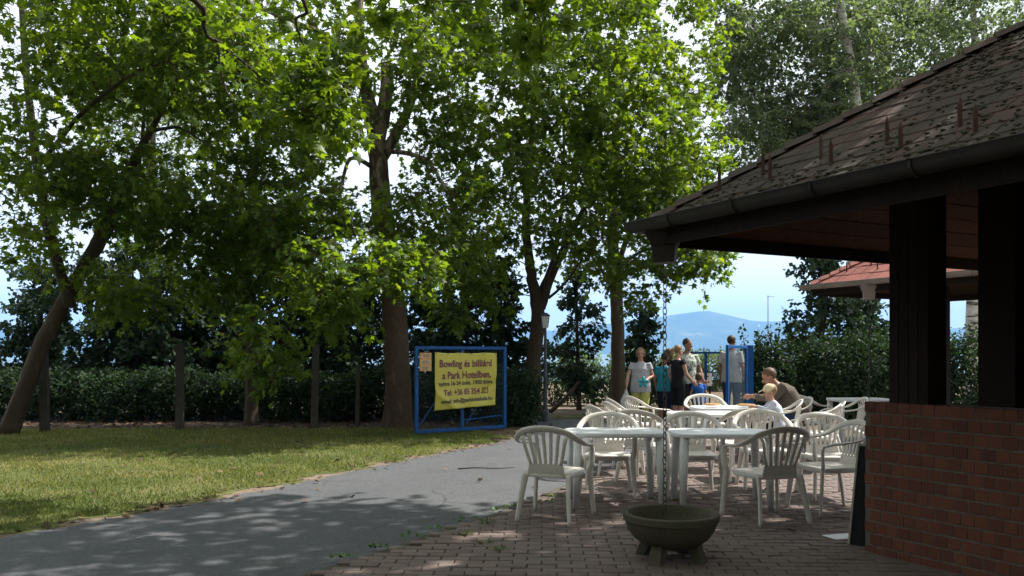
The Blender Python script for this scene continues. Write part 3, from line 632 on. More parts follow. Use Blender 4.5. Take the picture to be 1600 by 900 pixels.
grass_field('lawn_grass', 'short patchy grass of the lawn left of the road', -12, .5, 6.5, 16.9, 250000, [(p[0] - .06, p[1]) for p in lawn_poly], .043)
def litter(name, label, rects, size):
    ps = []
    for (x0, x1, y0, y1, n, z) in rects: ps.append(np.stack([rng.uniform(x0, x1, n), rng.uniform(y0, y1, n), np.full(n, z) + rng.uniform(0, .012, n)], 1))
    pos = np.concatenate(ps); m = len(pos); ax = rng.normal(0, 1, (m, 3)); ax[:, 2] *= .2; nm = rng.normal(0, .3, (m, 3)); nm[:, 2] += 1
    o = instance(name, LEAF_V, LEAF_F, pos, ax, nm, size * rng.uniform(.5, 1.2, m), np.clip(rng.uniform(0, 1, m) ** 1.4, 0, 1), M_litter); tag(o, label, 'leaves', kind='stuff')
litter('fallen_leaves', 'dry brown leaves scattered along the hedge foot and the lawn', [(-14, -.3, 16.5, 18.8, 2600, .02), (-9, -1.5, 8, 16.5, 150, .035), (-3, 2, 7, 16, 14, .03), (-.4, 5, 17, 23, 220, .02), (.2, 5, 6, 13, 22, .045)], .085)
ed = []
for i in range(420):
    k = random.randrange(6, len(RL) - 10); p = RL[k]; ed.append((p[0] - random.uniform(-.10, .34), p[1] + random.uniform(-.3, .3), .022))
pos = np.array(ed); m = len(pos); ax = rng.normal(0, 1, (m, 3)); ax[:, 2] *= .2; nm = rng.normal(0, .3, (m, 3)); nm[:, 2] += 1
tag(instance('verge_leaves', LEAF_V, LEAF_F, pos, ax, nm, .07 * rng.uniform(.5, 1.2, m), rng.uniform(0, 1, m), M_litter), 'small dry leaves and crumbs along the lawn edge of the road', 'leaves', kind='stuff')
def weed(px, py, w, label):
    g = G(px, py); n = int(16 + 40 * w); a = rng.uniform(0, 2 * math.pi, n); r = rng.uniform(0, 1, n) ** .6 * w
    pos = np.stack([r * np.cos(a), r * .6 * np.sin(a), np.full(n, .015) + rng.uniform(0, .03, n)], 1)
    ax = np.stack([np.cos(a), np.sin(a), rng.uniform(.2, 1.1, n)], 1); nm = rng.normal(0, .3, (n, 3)); nm[:, 2] += 1
    o = instance('weed_tuft', RHO_V, RHO_F, pos, ax, nm, .032 * rng.uniform(.6, 1.5, n), rng.uniform(0, .8, n), M_weed); o.location = (g.x, g.y, .012); tag(o, label, 'weed', 'weeds in the patio edge')
for px, py, w, lab in [(540, 880, .09, 'nearest clover weed between road and brick patio'), (592, 863, .05, 'tiny weed on the patio edge, second nearest'), (652, 847, .12, 'wide weed patch on the road edge of the patio'), (683, 836, .10, 'flat weed tuft halfway along the patio edge'), (728, 842, .05, 'lone weed standing among the patio bricks'), (725, 819, .11, 'weed tuft on the patio edge left of the front chair'), (776, 804, .07, 'weed tuft beside the feet of the left front chair'), (803, 797, .08, 'weed tuft behind the left front chair'), (758, 857, .05, 'small weed in a patio joint below the left chair'), (786, 869, .05, 'lowest small weed in the patio joints'), (845, 790, .10, 'weed patch under the left front chair'), (868, 782, .08, 'weed tuft between chair and table by the road'), (760, 824, .07, 'grassy weed between two patio bricks near the chair'), (1060, 790, .12, 'moss and weeds below the left table')]:
    weed(px, py, w, lab)

# ================================================================== pavilions
A = np.array((.478, -.878, 0)); B = np.array((.878, .478, 0)); Zv = np.array((0, 0, 1.)); SL = .6745
def shingle_mat(name, base, moss, amount):
    t = NT(name); co = t.coord('Object'); ge = t.n('ShaderNodeNewGeometry')
    a = t.noise(co, 2.0, 6, .65); b = t.noise(co, 26, 5, .7); c = t.noise(co, 150, 3, .7)
    col = t.ramp(ge.outputs['Random Per Island'], [(0, tuple(q * .84 for q in base)), (.5, base), (1, tuple(q * 1.14 for q in base))])
    f = t.math('ADD', t.math('MULTIPLY', a, .65), t.math('MULTIPLY', b, .35))
    mk = t.ramp(f, [(.52 - amount, (0, 0, 0)), (.60 - amount, (.9, .9, .9))])
    col = t.mix(mk, col, t.ramp(b, [(.3, tuple(q * .45 for q in moss)), (.7, moss)]))
    col = t.mix(.25, col, t.ramp(c, [(.3, (.02, .018, .016)), (.7, (.22, .17, .15))]))
    return t.done(t.pbsdf(col, .95, t.bump(b, .8, .012), 0, .15))
M_sh1 = shingle_mat('mossy_shingle', (.105, .062, .052), (.078, .072, .060), .085)
M_sh2 = shingle_mat('red_shingle', (.33, .115, .095), (.16, .10, .085), -.12)
M_moss = pm('moss_cushion', (.060, .054, .038), (.090, .080, .056), 30, .98, .8, 90, .01)
M_gut = pm('gutter_brown', (.026, .022, .020), (.040, .034, .030), 6, .62, .1, 40, spec=.3)
M_gut2 = pm('gutter_grey', (.26, .22, .20), (.20, .165, .15), 6, .5, .1, 40, spec=.5)
M_rust = pm('rusty_iron', (.085, .036, .022), (.05, .025, .017), 30, .8, .4, 120, .003)
def wood_mat(name, c1, c2, sc=(1, 1, 14)):
    t = NT(name); co = t.coord('Object'); oi = t.n('ShaderNodeObjectInfo'); mp = t.n('ShaderNodeMapping'); mp.inputs['Scale'].default_value = sc; t.l(co, mp.inputs[0])
    a = t.noise(mp.outputs[0], 5, 6, .65, 1.2); col = t.ramp(a, [(.3, c1), (.7, c2)])
    col = t.mix(1.0, col, t.ramp(oi.outputs['Random'], [(0, (.7, .7, .7)), (1, (1.15, 1.1, 1.05))]), 'MULTIPLY')
    return t.done(t.pbsdf(col, .8, t.bump(a, .4, .004), 0, .15))
M_soffit = wood_mat('soffit_wood', (.062, .027, .020), (.105, .048, .035), (6, 1, 6))
M_post = wood_mat('dark_timber', (.016, .010, .008), (.028, .018, .014), (9, 9, 1))
M_brick = None
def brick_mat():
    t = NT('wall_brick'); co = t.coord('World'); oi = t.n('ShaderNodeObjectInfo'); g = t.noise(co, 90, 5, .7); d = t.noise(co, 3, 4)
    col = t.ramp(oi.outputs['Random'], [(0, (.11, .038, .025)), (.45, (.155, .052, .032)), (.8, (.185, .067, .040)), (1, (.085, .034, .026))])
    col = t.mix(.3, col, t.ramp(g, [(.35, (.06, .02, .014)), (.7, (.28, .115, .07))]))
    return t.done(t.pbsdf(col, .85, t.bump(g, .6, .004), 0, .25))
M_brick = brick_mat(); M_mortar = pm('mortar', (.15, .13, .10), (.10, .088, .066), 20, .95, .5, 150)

def pavilion(label, O, S, za, sh, gut, rich, hop_ab, spikes, zr=.6745):
    O = np.array((O[0], O[1], 0.))
    def W(a, b, z): return A * a + B * b + Zv * z          # local to O
    e = empty('pavilion', O, 0, label, 'pavilion')
    ze = za; h = S / 2; th = .10
    def rz(a, b): return ze + SL * min(a, b, S - a, S - b)
    c4 = [(0, 0), (S, 0), (S, S), (0, S)]
    rf = MB(); top = [W(a, b, ze) for a, b in c4] + [W(h, h, ze + SL * h)]; bot = [W(a, b, ze - th) for a, b in c4] + [W(h, h, ze + SL * h - th)]
    rf.add(top + bot, [(0, 1, 4), (1, 2, 4), (2, 3, 4), (3, 0, 4), (6, 5, 9), (7, 6, 9), (8, 7, 9), (5, 8, 9), (0, 5, 6, 1), (1, 6, 7, 2), (2, 7, 8, 3), (3, 8, 5, 0)])
    roof = rf.build('roof', M_post, e)
    # shingle courses, every tab a small wedge
    tabs = MB(); ex = .135 if rich else .2; tw = .19 if rich else .32
    frames = [(lambda u, v: (u, v)), (lambda u, v: (v, u)), (lambda u, v: (S - v, u)), (lambda u, v: (u, S - v))]   # u along eave, v run from eave
    r = random.Random(3)
    for fr in frames:
        v = -.03; row = 0
        while v < h - .02:
            v1 = min(v + ex, h - .01); lo, hi = max(0, v) - (.03 if v < 0 else 0), S - max(0, v) + (.03 if v < 0 else 0); u = lo + (tw / 2 if row % 2 else 0) - tw
            while u < hi:
                a0, a1 = max(u + .004, lo), min(u + tw - .004, hi)
                if a1 - a0 > .02:
                    t0 = .010 + r.uniform(0, .008); sh0 = r.uniform(-.006, .006); vv = v + sh0
                    b0, b1 = max(a0, v1 if a0 < v1 else a0), min(a1, S - v1 if a1 > S - v1 else a1)
                    if b1 - b0 < 0: b0 = b1 = (b0 + b1) / 2
                    def q(uu, v_, dz): a, b = fr(uu, v_); return W(a, b, ze + SL * v_ + dz)
                    tabs.add([q(a0, vv, t0 + .006), q(a1, vv, t0 + r.uniform(0, .008)), q(b1, v1 + .01, .010), q(b0, v1 + .01, .010), q(a0, vv, .0), q(a1, vv, .0)], [(0, 1, 2, 3), (4, 5, 1, 0)])
                u += tw
            v += ex; row += 1
    tag(tabs.build('shingle_courses', sh, roof), kind='stuff')
    # ridge strips over the hips
    for (a, b) in c4:
        s0 = W(a, b, ze + .03); s1 = W(h, h, ze + SL * h + .05); mb = MB(); n = 16
        for k in range(n):
            p, q = s0 + (s1 - s0) * k / n, s0 + (s1 - s0) * (k + 1.12) / n
            dr = unit(s1 - s0); sd = unit(np.cross(dr, Zv)); dn = np.array((0, 0, -.055))
            l = .008 + .004 * (k % 2)
            mb.add([p - sd * .10 + dn + Zv * .02, p + Zv * (.018 + l), p + sd * .10 + dn + Zv * .02, q - sd * .10 + dn, q + Zv * .004, q + sd * .10 + dn], [(0, 1, 4, 3), (1, 2, 5, 4), (0, 2, 1)])
        mb.build('hip_cap', sh, roof)
    if rich:
        m = 1500; mo = MB(); r = random.Random(5)
        vsrc = []
        for k in range(m):
            v = .02 + r.random() ** 1.4 * 1.6; u = r.uniform(v, min(S - v, 4.2)); a, b = u, v
            if math.sin(u * 3.1 + v * 2) + math.sin(u * 1.3 - v * 4.7) + r.uniform(-1, 1) < -.3: continue
            sz = r.uniform(.005, .017); p = W(a, b, ze + SL * v + .018)
            mo.ell(p, (sz * r.uniform(.9, 1.7), sz * r.uniform(.8, 1.5), sz * r.uniform(.45, .8)), 6, 4)
        tag(mo.build('moss', M_moss, roof, 'all'), kind='stuff')
    # half round gutter, mitred
    prof = []
    Rg = .062 if rich else .062
    for k in range(9):
        an = math.pi * k / 8; prof.append((.012 + Rg - Rg * math.cos(an), ze - .015 - Rg * 1.05 * math.sin(an)))
    prof += [(.012 + 2 * Rg + .008, ze - .004)]; inner = [(o_ * .93 + .006, z_ + .005) for o_, z_ in prof[::-1]]; ring = prof + inner
    gm = MB(); n = len(ring)
    rings = []
    for a, b in c4:
        sa, sb = (-1 if a == 0 else 1), (-1 if b == 0 else 1); rings.append([W(a + sa * o_, b + sb * o_, z_) for o_, z_ in ring])
    rings.append(rings[0]); gm.loft(rings, 0, False)
    gut_o = gm.build('gutter', gut, e, True)
    fm = MB()
    for s0, s1 in ((0, 1), (1, 2), (2, 3), (3, 0)):
        a0, b0 = c4[s0]; a1, b1 = c4[s1]; ins = .006
        p0, p1 = W(a0, b0, ze - th - .05), W(a1, b1, ze - th - .05); d = unit(p1 - p0); nrm_ = np.cross(d, Zv)
        cen = W(h, h, p0[2]); nrm_ = nrm_ if nrm_.dot(cen - p0) > 0 else -nrm_
        fm2 = MB().box((p0 + p1) / 2 + nrm_ * .028 + Zv * .02, (S - .09, .03, .09), axes=(d, nrm_, Zv)); fm2.build('fascia_board', M_post, e)
    for k in range(int(S / .62)):
        for nearside in (True, False):
            t = .36 + k * .62; mb = MB(); pts = []
            for o_, z_ in prof:
                o2 = o_ + (o_ - Rg) * .09; z2 = z_ - (.006 if z_ < ze - .02 else -.003); pts.append(W(t, -o2, z2) if nearside else W(-o2, t, z2))
            mb.tube(pts, .011, 4, side=A if nearside else B, ry=.004); mb.build('gutter_bracket', gut, gut_o)
    # soffit boards under two roof faces
    for face in ((0, 1) if rich else (0,)):
        v = .05; k = 0
        while v < h - .15:
            w = .128; v1 = min(v + w, h - .02); t0, t1 = v + .02, v1 + .02
            def q(u, v_, dz): return W(v_, u, ze + SL * v_ - th + dz) if face == 0 else W(u, v_, ze + SL * v_ - th + dz)
            dz = -.006 - .002 * (k % 2)
            vs = [q(t0, v, dz), q(S - t0, v, dz), q(S - t1, v1 - .009, dz), q(t1, v1 - .009, dz)]; up = [p + Zv * .03 for p in vs]
            MB().add(vs + up, [(3, 2, 1, 0), (0, 1, 5, 4), (1, 2, 6, 5), (2, 3, 7, 6), (3, 0, 4, 7)]).build('soffit_board', M_soffit, roof)
            v += w; k += 1
    # hopper under the gutter
    ha, hb = hop_ab; hm = MB(); c = W(ha, hb, 0); top_z, bot_z = ze - .05, ze - .30
    d = unit(A + B); sd = unit(A - B)
    def sq(w, z): return [c + d * w * i + sd * w * j + Zv * z for i, j in ((-1, -1), (1, -1), (1, 1), (-1, 1))]
    hm.loft([sq(.075, bot_z), sq(.082, bot_z + .11), sq(.125, top_z - .04), sq(.13, top_z)]); hm.build('rain_hopper', gut, e)
    # posts and wall
    wa, wb = .69, 1.43
    if rich:
        wl = S - wb - .5; t = .30; H = 1.1385
        wall = MB().box(W(wa + wl / 2, wb + t / 2, H / 2 - .006), (wl - .012, t - .012, H - .012), axes=(A, B, Zv)).build('brick_wall', M_mortar, e)
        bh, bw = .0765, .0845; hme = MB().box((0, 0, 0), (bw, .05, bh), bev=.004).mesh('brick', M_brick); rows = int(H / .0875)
        ang = math.atan2(A[1], A[0])
        for row in range(rows):
            off = (row % 2) * .0475
            nb = 19
            for k in range(nb):
                a = wa + k * .0945 + .045 + off - .0475 * (row % 2) * (0)
                if a > wa + 1.75: break
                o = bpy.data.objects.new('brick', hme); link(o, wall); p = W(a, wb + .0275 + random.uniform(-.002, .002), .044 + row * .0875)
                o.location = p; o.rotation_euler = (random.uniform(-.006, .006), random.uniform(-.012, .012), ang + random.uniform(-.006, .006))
        for k in range(0): pass
    pw = .31; posts = [(wa + .20, wb + .02), (wa + .185, S - wb - .3), (S - .69 - .55, wb + .02), (S - .69 - .55, S - wb - .3)]
    for pi, (pa, pb) in enumerate(posts):
        zb = 1.13 if (rich and pb < 2) else 0
        pm_ = MB(); n = 4; post = None
        core = []
        for z0 in (0, 1):
            for da, db in ((.01, .012), (pw - .01, .012), (pw - .01, .20), (.01, .20)):
                a, b = pa + da, pb + db; core.append(W(a, b, zb if z0 == 0 else rz(a, b) - .06))
        post = MB().add(core, [(3, 2, 1, 0), (4, 5, 6, 7), (0, 1, 5, 4), (1, 2, 6, 5), (2, 3, 7, 6), (3, 0, 4, 7)]).build('post', M_post, e)
        if rich and pi == 0:
            for k in range(n):
                a0, a1 = pa + k * pw / n + .003, pa + (k + 1) * pw / n - .003; vs = []
                for z0 in (0, 1):
                    for a, b in ((a0, pb - .008), (a1, pb - .008), (a1, pb + .010), (a0, pb + .010)): vs.append(W(a, b, zb + .002 if z0 == 0 else rz(a, b) - .07))
                MB().add(vs, [(3, 2, 1, 0), (4, 5, 6, 7), (0, 1, 5, 4), (1, 2, 6, 5), (2, 3, 7, 6), (3, 0, 4, 7)]).build('post_board', M_post, post)
    if rich:      # unseen back and side boards, added to darken the pavilion interior
        for k in range(12):
            a0, a1 = .95 + k * (S - 1.65) / 12, .95 + (k + 1) * (S - 1.65) / 12 - .006
            vs = [W(a, b, z if z < 1 else rz(a, b) - .07) for z in (.02, 9) for a, b in ((a0, S - .72), (a1, S - .72), (a1, S - .69), (a0, S - .69))]
            MB().add(vs, [(3, 2, 1, 0), (4, 5, 6, 7), (0, 1, 5, 4), (1, 2, 6, 5), (2, 3, 7, 6), (3, 0, 4, 7)]).build('wall_board', M_post, e)
            b0, b1 = 1.8 + k * (S - 2.55) / 12, 1.8 + (k + 1) * (S - 2.55) / 12 - .006
            vs = [W(a, b, z if z < 1 else rz(a, b) - .07) for z in (.02, 9) for a, b in ((S - .66, b0), (S - .66, b1), (S - .63, b1), (S - .63, b0))]
            MB().add(vs, [(3, 2, 1, 0), (4, 5, 6, 7), (0, 1, 5, 4), (1, 2, 6, 5), (2, 3, 7, 6), (3, 0, 4, 7)]).build('wall_board', M_post, e)
    # snow guard spikes on the near roof face
    nrm_ = np.array((0, 0, 1.)) * 1.0 - B * SL * 0
    for px, py, hp in spikes:
        d = np.array(((px - 800) / F, 1, (HY - py) / F)); cam_l = np.array((0, 0, EYE)) - O      # ray meets z = ze + SL * (B . p)
        t = (ze + .02 + SL * B.dot(cam_l) - cam_l[2]) / (d[2] - SL * B.dot(d)); p = cam_l + d * t; hh = hp * (p[1] + O[1]) / F
        mb = MB(); mb.tube([p - Zv * .03, p + Zv * hh * .72, p + Zv * hh * .8, p + Zv * hh], (.0125, .0115, .0105, .002), 6); mb.build('snow_guard', M_rust, roof)
    return e, O + W(ha, hb, bot_z)
pav1, hop1 = pavilion('near pavilion with mossy shingle roof, dark timber post and brick wall', (1.0, 6.17), 4.2, 2.435, M_sh1, M_gut, True, (.075, .075),
    [(1124, 296, 34), (1192, 272, 38), (1203, 278, 36), (1283, 247, 38), (1298, 255, 38), (1386, 222, 40), (1407, 230, 40), (1500, 196, 44), (1524, 206, 44)])
pav2, hop2 = pavilion('far pavilion with sunlit red shingle roof behind the timber post', (4.86, 13.86), 3.4, 2.60, M_sh2, M_gut2, False, (1.1, .03), [(1323, 424, 16), (1361, 414, 14), (1371, 420, 14), (1440, 408, 14)], .6)

shade_pav, hop3 = pavilion('unseen pavilion roof added over the camera to darken the near terrace', (-3.75, -.45), 4.6, 2.45, M_sh1, M_gut, False, (.9, .03), [])  # unseen roof added over the camera to darken the near wall and patio
# rain chains and the planter bowl below the near one
M_chain = pm('chain_steel', (.085, .072, .06), (.05, .04, .033), 40, .5, .2, 150, metal=.3)
def rain_chain(label, top, z_end, pitch, r):
    e = empty('rain_chain', (top[0], top[1], z_end), 0, label, 'chain', None)
    ring = [(r * math.cos(t) , 0, pitch * .66 * math.sin(t)) for t in np.linspace(0, 2 * math.pi, 9)[:-1]]
    mb = MB(); m = 8; rings = []
    for k in range(m):
        p = np.array(ring[k]); t = unit(np.array(ring[(k + 1) % m]) - np.array(ring[k - 1])); s_ = np.array((0, 1., 0)); u = np.cross(t, s_)
        rings.append([p + r * .26 * (math.cos(a) * s_ + math.sin(a) * u) for a in (0, 1.57, 3.14, 4.71)])
    rings.append(rings[0]); mb.loft(rings, 0, False); me = mb.mesh('link', M_chain, 'all')
    n = int((top[2] - z_end) / pitch)
    for k in range(n + 1):
        o = bpy.data.objects.new('link', me); link(o, e); o.location = (random.uniform(-.001, .001), 0, k * pitch); o.rotation_euler = (0, random.uniform(-.08, .08), .5 + (k % 2) * R(90) + random.uniform(-.2, .2))
rain_chain('rusty link chain hanging from the near gutter corner into the concrete bowl', hop1, .17, .045, .0150)
rain_chain('thin chain hanging from the gutter of the far red-roofed pavilion', hop2, .0, .06, .012)
def concrete_mat():
    t = NT('mossy_concrete'); co = t.coord('Object'); a = t.noise(co, 5, 5, .6); g = t.noise(co, 90, 4, .7)
    col = t.ramp(a, [(.35, (.105, .092, .066)), (.55, (.075, .070, .045)), (.7, (.062, .075, .030))]); col = t.mix(.35, col, t.ramp(g, [(.35, (.04, .036, .026)), (.7, (.17, .155, .115))]))
    return t.done(t.pbsdf(col, .92, t.bump(g, .8, .008), 0, .15))
M_conc = concrete_mat()
pc = (hop1[0] + .02, hop1[1] - .13); pe = empty('planter_bowl', (pc[0], pc[1], .035), 0, 'round mossy concrete bowl on splayed feet catching the rain chain', 'planter')
prof = [(.05, .085), (.14, .09), (.21, .115), (.27, .16), (.312, .22), (.332, .275), (.336, .285), (.345, .292), (.348, .335), (.342, .342), (.312, .342), (.304, .334), (.295, .28), (.255, .205), (.19, .155), (.10, .135), (.03, .13)]
pe.scale = (.97, .97, .96)
MB().lathe(prof, 44).build('bowl', M_conc, pe, True)
for k in range(4):
    a = R(45 + 90 * k + 8); d = np.array((math.cos(a), math.sin(a), 0)); s_ = np.array((-math.sin(a), math.cos(a), 0)); rings = []
    for dist, z, w, dp in ((.235, .0, .046, .042), (.195, .09, .040, .05), (.165, .19, .036, .06)):
        rings.append([d * (dist + i * dp) + s_ * w * j + Zv * z for i, j in ((-.8, -1), (.8, -1), (.8, 1), (-.8, 1))])
    MB().loft(rings).build('foot', M_conc, pe)
st_ = MB().box((0, 0, .09), (.5, .3, .18), bev=.012).build('concrete_step', pm('step_concrete', (.22, .205, .17), (.16, .15, .12), 7, .9, .4, 60)); st_.location = tuple(G(1500, 895) + Vector((.02, 0, .03))); st_.rotation_euler = (0, 0, math.atan2(A[1], A[0])); tag(st_, 'pale concrete step block at the foot of the brick wall', 'step')

# leaning menu board and paper by the wall
M_black = pm('board_black', (.012, .012, .013), (.018, .018, .018), 12, .85, 0, spec=.1); M_edge = pm('board_edge', (.32, .30, .24), (.24, .22, .17), 20, .7, .1)
b0 = G(1333, 858); lb = empty('leaning_board', (b0.x, b0.y, .033), math.atan2(A[1], A[0]) + R(4), 'black panel with pale edge leaning against the left end of the brick wall', 'board')
lean = R(9); ax_ = (np.array((1., 0, 0)), np.array((0, math.cos(lean), -math.sin(lean))), np.array((0, math.sin(lean), math.cos(lean))))
MB().box(np.array((.28, 0, 0)) + ax_[2] * .375, (.60, .022, .75), axes=ax_).build('panel', M_black, lb)
for c_, sz in (((-.028, 0, .375), (.016, .034, .752)), ((.588, 0, .375), (.016, .034, .752)), ((.28, 0, .76), (.632, .034, .016))):
    MB().box(np.array((c_[0], 0, 0)) + ax_[2] * c_[2], sz, axes=ax_).build('edge_strip', M_edge, lb)
pb = G(1315, 846); pp_ = MB().box((0, 0, .003), (.24, .17, .005), bev=.001).build('white_sheet', pm('paper', (.75, .75, .74), (.68, .68, .68), 4, .8, 0)); pp_.location = (pb.x, pb.y, .036); pp_.rotation_euler = (0, .0, .3); tag(pp_, 'white sheet lying on the bricks beside the leaning panel', 'sheet')

# ================================================================== terrace furniture
def plastic(name, c1, c2):
    t = NT(name); co = t.coord('Object'); oi = t.n('ShaderNodeObjectInfo'); a = t.noise(co, 4, 5, .6); b = t.noise(co, 60, 3, .7)
    col = t.ramp(a, [(.4, c1), (.68, c2)]); col = t.mix(.06, col, t.ramp(b, [(.4, (.3, .27, .22)), (.6, (.8, .8, .8))]))
    return t.done(t.pbsdf(col, .42, t.bump(b, .08, .002), 0, .4))
M_pw = plastic('white_plastic', (.75, .76, .77), (.68, .685, .68)); M_pc = plastic('cream_shade_plastic', (.64, .60, .54), (.55, .505, .45))  # cream: older beige plastic, with warm shade on chair backs put into the colour
def se_ring(hx, y0, y1, z, sc, n=28, p=.5, fx=1.0):
    cy_, hy = (y0 + y1) / 2, (y1 - y0) / 2; out = []
    for k in range(n):
        a = 2 * math.pi * k / n; x = math.copysign(abs(math.cos(a)) ** p, math.cos(a)); y = math.copysign(abs(math.sin(a)) ** p, math.sin(a))
        out.append((x * hx * sc * (1 + fx * .06 * y), cy_ + y * hy * sc, z))
    return out
def make_chair():
    e = empty('plastic_chair')
    s = MB(); s.loft([se_ring(.235, -.215, .25, .383, .99), se_ring(.235, -.215, .25, .388, 1.0), se_ring(.235, -.215, .25, .418, 1.0), se_ring(.235, -.215, .25, .427, .97), se_ring(.235, -.215, .25, .424, .82), se_ring(.235, -.215, .25, .414, .45), se_ring(.235, -.215, .25, .412, .1)])
    s.build('seat', M_pw, e, True)
    half = [((.268, .235, .625), (1, 0, 0)), ((.285, .17, .642), (1, 0, 0)), ((.297, .06, .652), (1, 0, .05)), ((.302, -.07, .668), (.95, -.05, .2)), ((.285, -.17, .705), (.7, -.2, .55)), ((.225, -.245, .765), (.35, -.35, .85)), ((.12, -.285, .80), (.1, -.4, .92)), ((0, -.295, .812), (0, -.4, .92))]
    full = half + [((-x, y, z), (-u, v, w)) for (x, y, z), (u, v, w) in half[-2::-1]]
    pts = catmull([q[0] for q in full], 4); wv = catmull([q[1] if q[1][0] >= 0 and i <= 7 else q[1] for i, q in enumerate(full)], 4)
    sides = []
    for i, q in enumerate(wv):
        sides.append(unit(q))
    n_ = len(pts); wd = [.026 + .004 * math.sin(math.pi * i / (n_ - 1)) for i in range(n_)]
    h = MB().tube(pts, wd, 8, side=sides, ry=.012); h.build('back_hoop', M_pw, e, 'all')
    for k in range(7):
        t = (k - 3) / 3; x0, x1 = .135 * t, .205 * t; zt = .795 - .055 * abs(t) ** 2.2; yt = -.286 + .035 * abs(t) ** 2
        pts = catmull([(x0, -.214, .495), (x0 + (x1 - x0) * .35, -.232, .58), (x0 + (x1 - x0) * .75, -.262, .70), (x1, yt, zt)], 3)
        MB().tube(pts, np.linspace(.0160, .0195, len(pts)), 6, side=(1, 0, 0), ry=.0055).build('slat', M_pw, e, 'all')
    pn = MB(); rows = []
    for z, y, w in ((.395, -.196, .165), (.42, -.205, .165), (.47, -.212, .158), (.503, -.216, .15)):
        rows.append([(x * w, y - .012 * (1 - x * x), z) for x in np.linspace(-1, 1, 9)])
    th = [[(x, y + .012, z) for x, y, z in r] for r in rows]
    for r_, t_ in zip(rows, th): pass
    rings = [r_ + t_[::-1] for r_, t_ in zip(rows, th)]; pn.loft(rings); pn.build('back_panel', M_pw, e, True)
    for sx in (-1, 1):
        fl = catmull([(sx * .268, .238, .622), (sx * .272, .255, .58), (sx * .268, .248, .46), (sx * .255, .245, .40), (sx * .268, .262, .2), (sx * .282, .282, 0)], 4)
        MB().tube(fl, np.interp(np.linspace(0, 1, len(fl)), [0, .1, .4, .6, 1], [.022, .024, .030, .030, .020]), 8, side=(sx * .75, .66, 0), ry=np.interp(np.linspace(0, 1, len(fl)), [0, .5, 1], [.012, .017, .013]), power=.7).build('leg', M_pw, e, 'all')
        rl = catmull([(sx * .195, -.19, .41), (sx * .205, -.225, .30), (sx * .222, -.262, .14), (sx * .238, -.292, 0)], 4)
        MB().tube(rl, np.linspace(.032, .020, len(rl)), 8, side=(sx * .7, -.7, 0), ry=np.linspace(.018, .013, len(rl)), power=.7).build('leg', M_pw, e, 'all')
    return e
chair0 = make_chair(); used = [False]; cream_cache = {}
def place_chair(x, y, rot, label, cream=False, z=.034, tilt=0):
    c = chair0 if not used[0] else copy_tree(chair0); used[0] = True
    c.location = (x, y, z); c.rotation_euler = (tilt, 0, R(rot)); tag(c, label, 'chair', 'plastic garden chairs on the terrace')
    if cream:
        for ch in c.children:
            k = ch.data.name
            if k not in cream_cache: m2 = ch.data.copy(); m2.materials[0] = M_pc; cream_cache[k] = m2
            ch.data = cream_cache[k]
    return c
chairs = [(.37, 7.50, -22, 'cream plastic armchair nearest the road, seen from behind at the left table', True),
 (.98, 8.72, 172, 'white plastic armchair facing the camera behind the left table', False),
 (1.86, 8.78, 174, 'white plastic armchair facing the camera behind the hanging chain', False),
 (2.22, 7.42, 15, 'cream plastic armchair seen from behind, nearest the concrete bowl', True),
 (2.93, 7.82, 102, 'pale plastic armchair seen from the side against the brick wall', True),
 (2.72, 9.15, 178, 'white plastic armchair facing the camera, half hidden by the front cream chair', False),
 (3.22, 8.62, 184, 'white plastic armchair facing the camera just left of the brick wall', False),
 (2.66, 9.85, 4, 'beige plastic armchair with its back to us at the middle table', True),
 (3.62, 11.55, 78, 'white plastic chair the small child in the cap sits on', False),
 (3.75, 10.55, 62, 'sunlit cream chair turned left below the child in the cap', True),
 (4.02, 11.10, 70, 'sunlit cream chair with tall slats right of the seated pair', True),
 (4.72, 12.1, 84, 'cream armchair turned left in front of the dark post', True),
 (4.55, 13.2, -55, 'beige armchair half hidden behind the man in the brown jacket', True),
 (1.52, 9.60, -38, 'grey-shaded armchair turned away to the right behind the left table', True),
 (1.22, 10.35, -72, 'leftmost white armchair of the far row by the road', False),
 (1.50, 11.0, -78, 'white armchair second from the left in the far row', False),
 (1.62, 11.75, -80, 'white armchair third from the left in the far row', False),
 (1.98, 12.45, -70, 'white armchair at the far end below the girl in black', False),
 (2.92, 12.75, 180, 'white armchair behind the far table below the small boy in blue', False),
 (3.95, 12.15, 90, 'chair the man in the brown jacket sits on', False)]
for x, y, r_, lab, cr in chairs: place_chair(x, y, r_, lab, cr)
def make_table():
    e = empty('plastic_table'); t = MB(); w, d = .48, .34
    t.loft([se_ring(w, -d, d, .690, .965, 40, .42, 0), se_ring(w, -d, d, .684, .985, 40, .42, 0), se_ring(w, -d, d, .690, 1.0, 40, .42, 0), se_ring(w, -d, d, .718, 1.0, 40, .42, 0), se_ring(w, -d, d, .725, .985, 40, .42, 0), se_ring(w, -d, d, .7235, .95, 40, .42, 0), se_ring(w, -d, d, .7235, .05, 40, .42, 0)])
    t.build('table_top', M_pw, e, True)
    for sx in (-1, 1):
        for sy in (-1, 1):
            pts = [(sx * .385, sy * .255, .70), (sx * .395, sy * .262, .35), (sx * .405, sy * .27, 0)]
            MB().tube(pts, (.042, .036, .028), 8, side=(1, 0, 0), ry=(.042, .036, .028), power=.6).build('leg', M_pw, e, 'all')
    return e
tb0 = make_table()
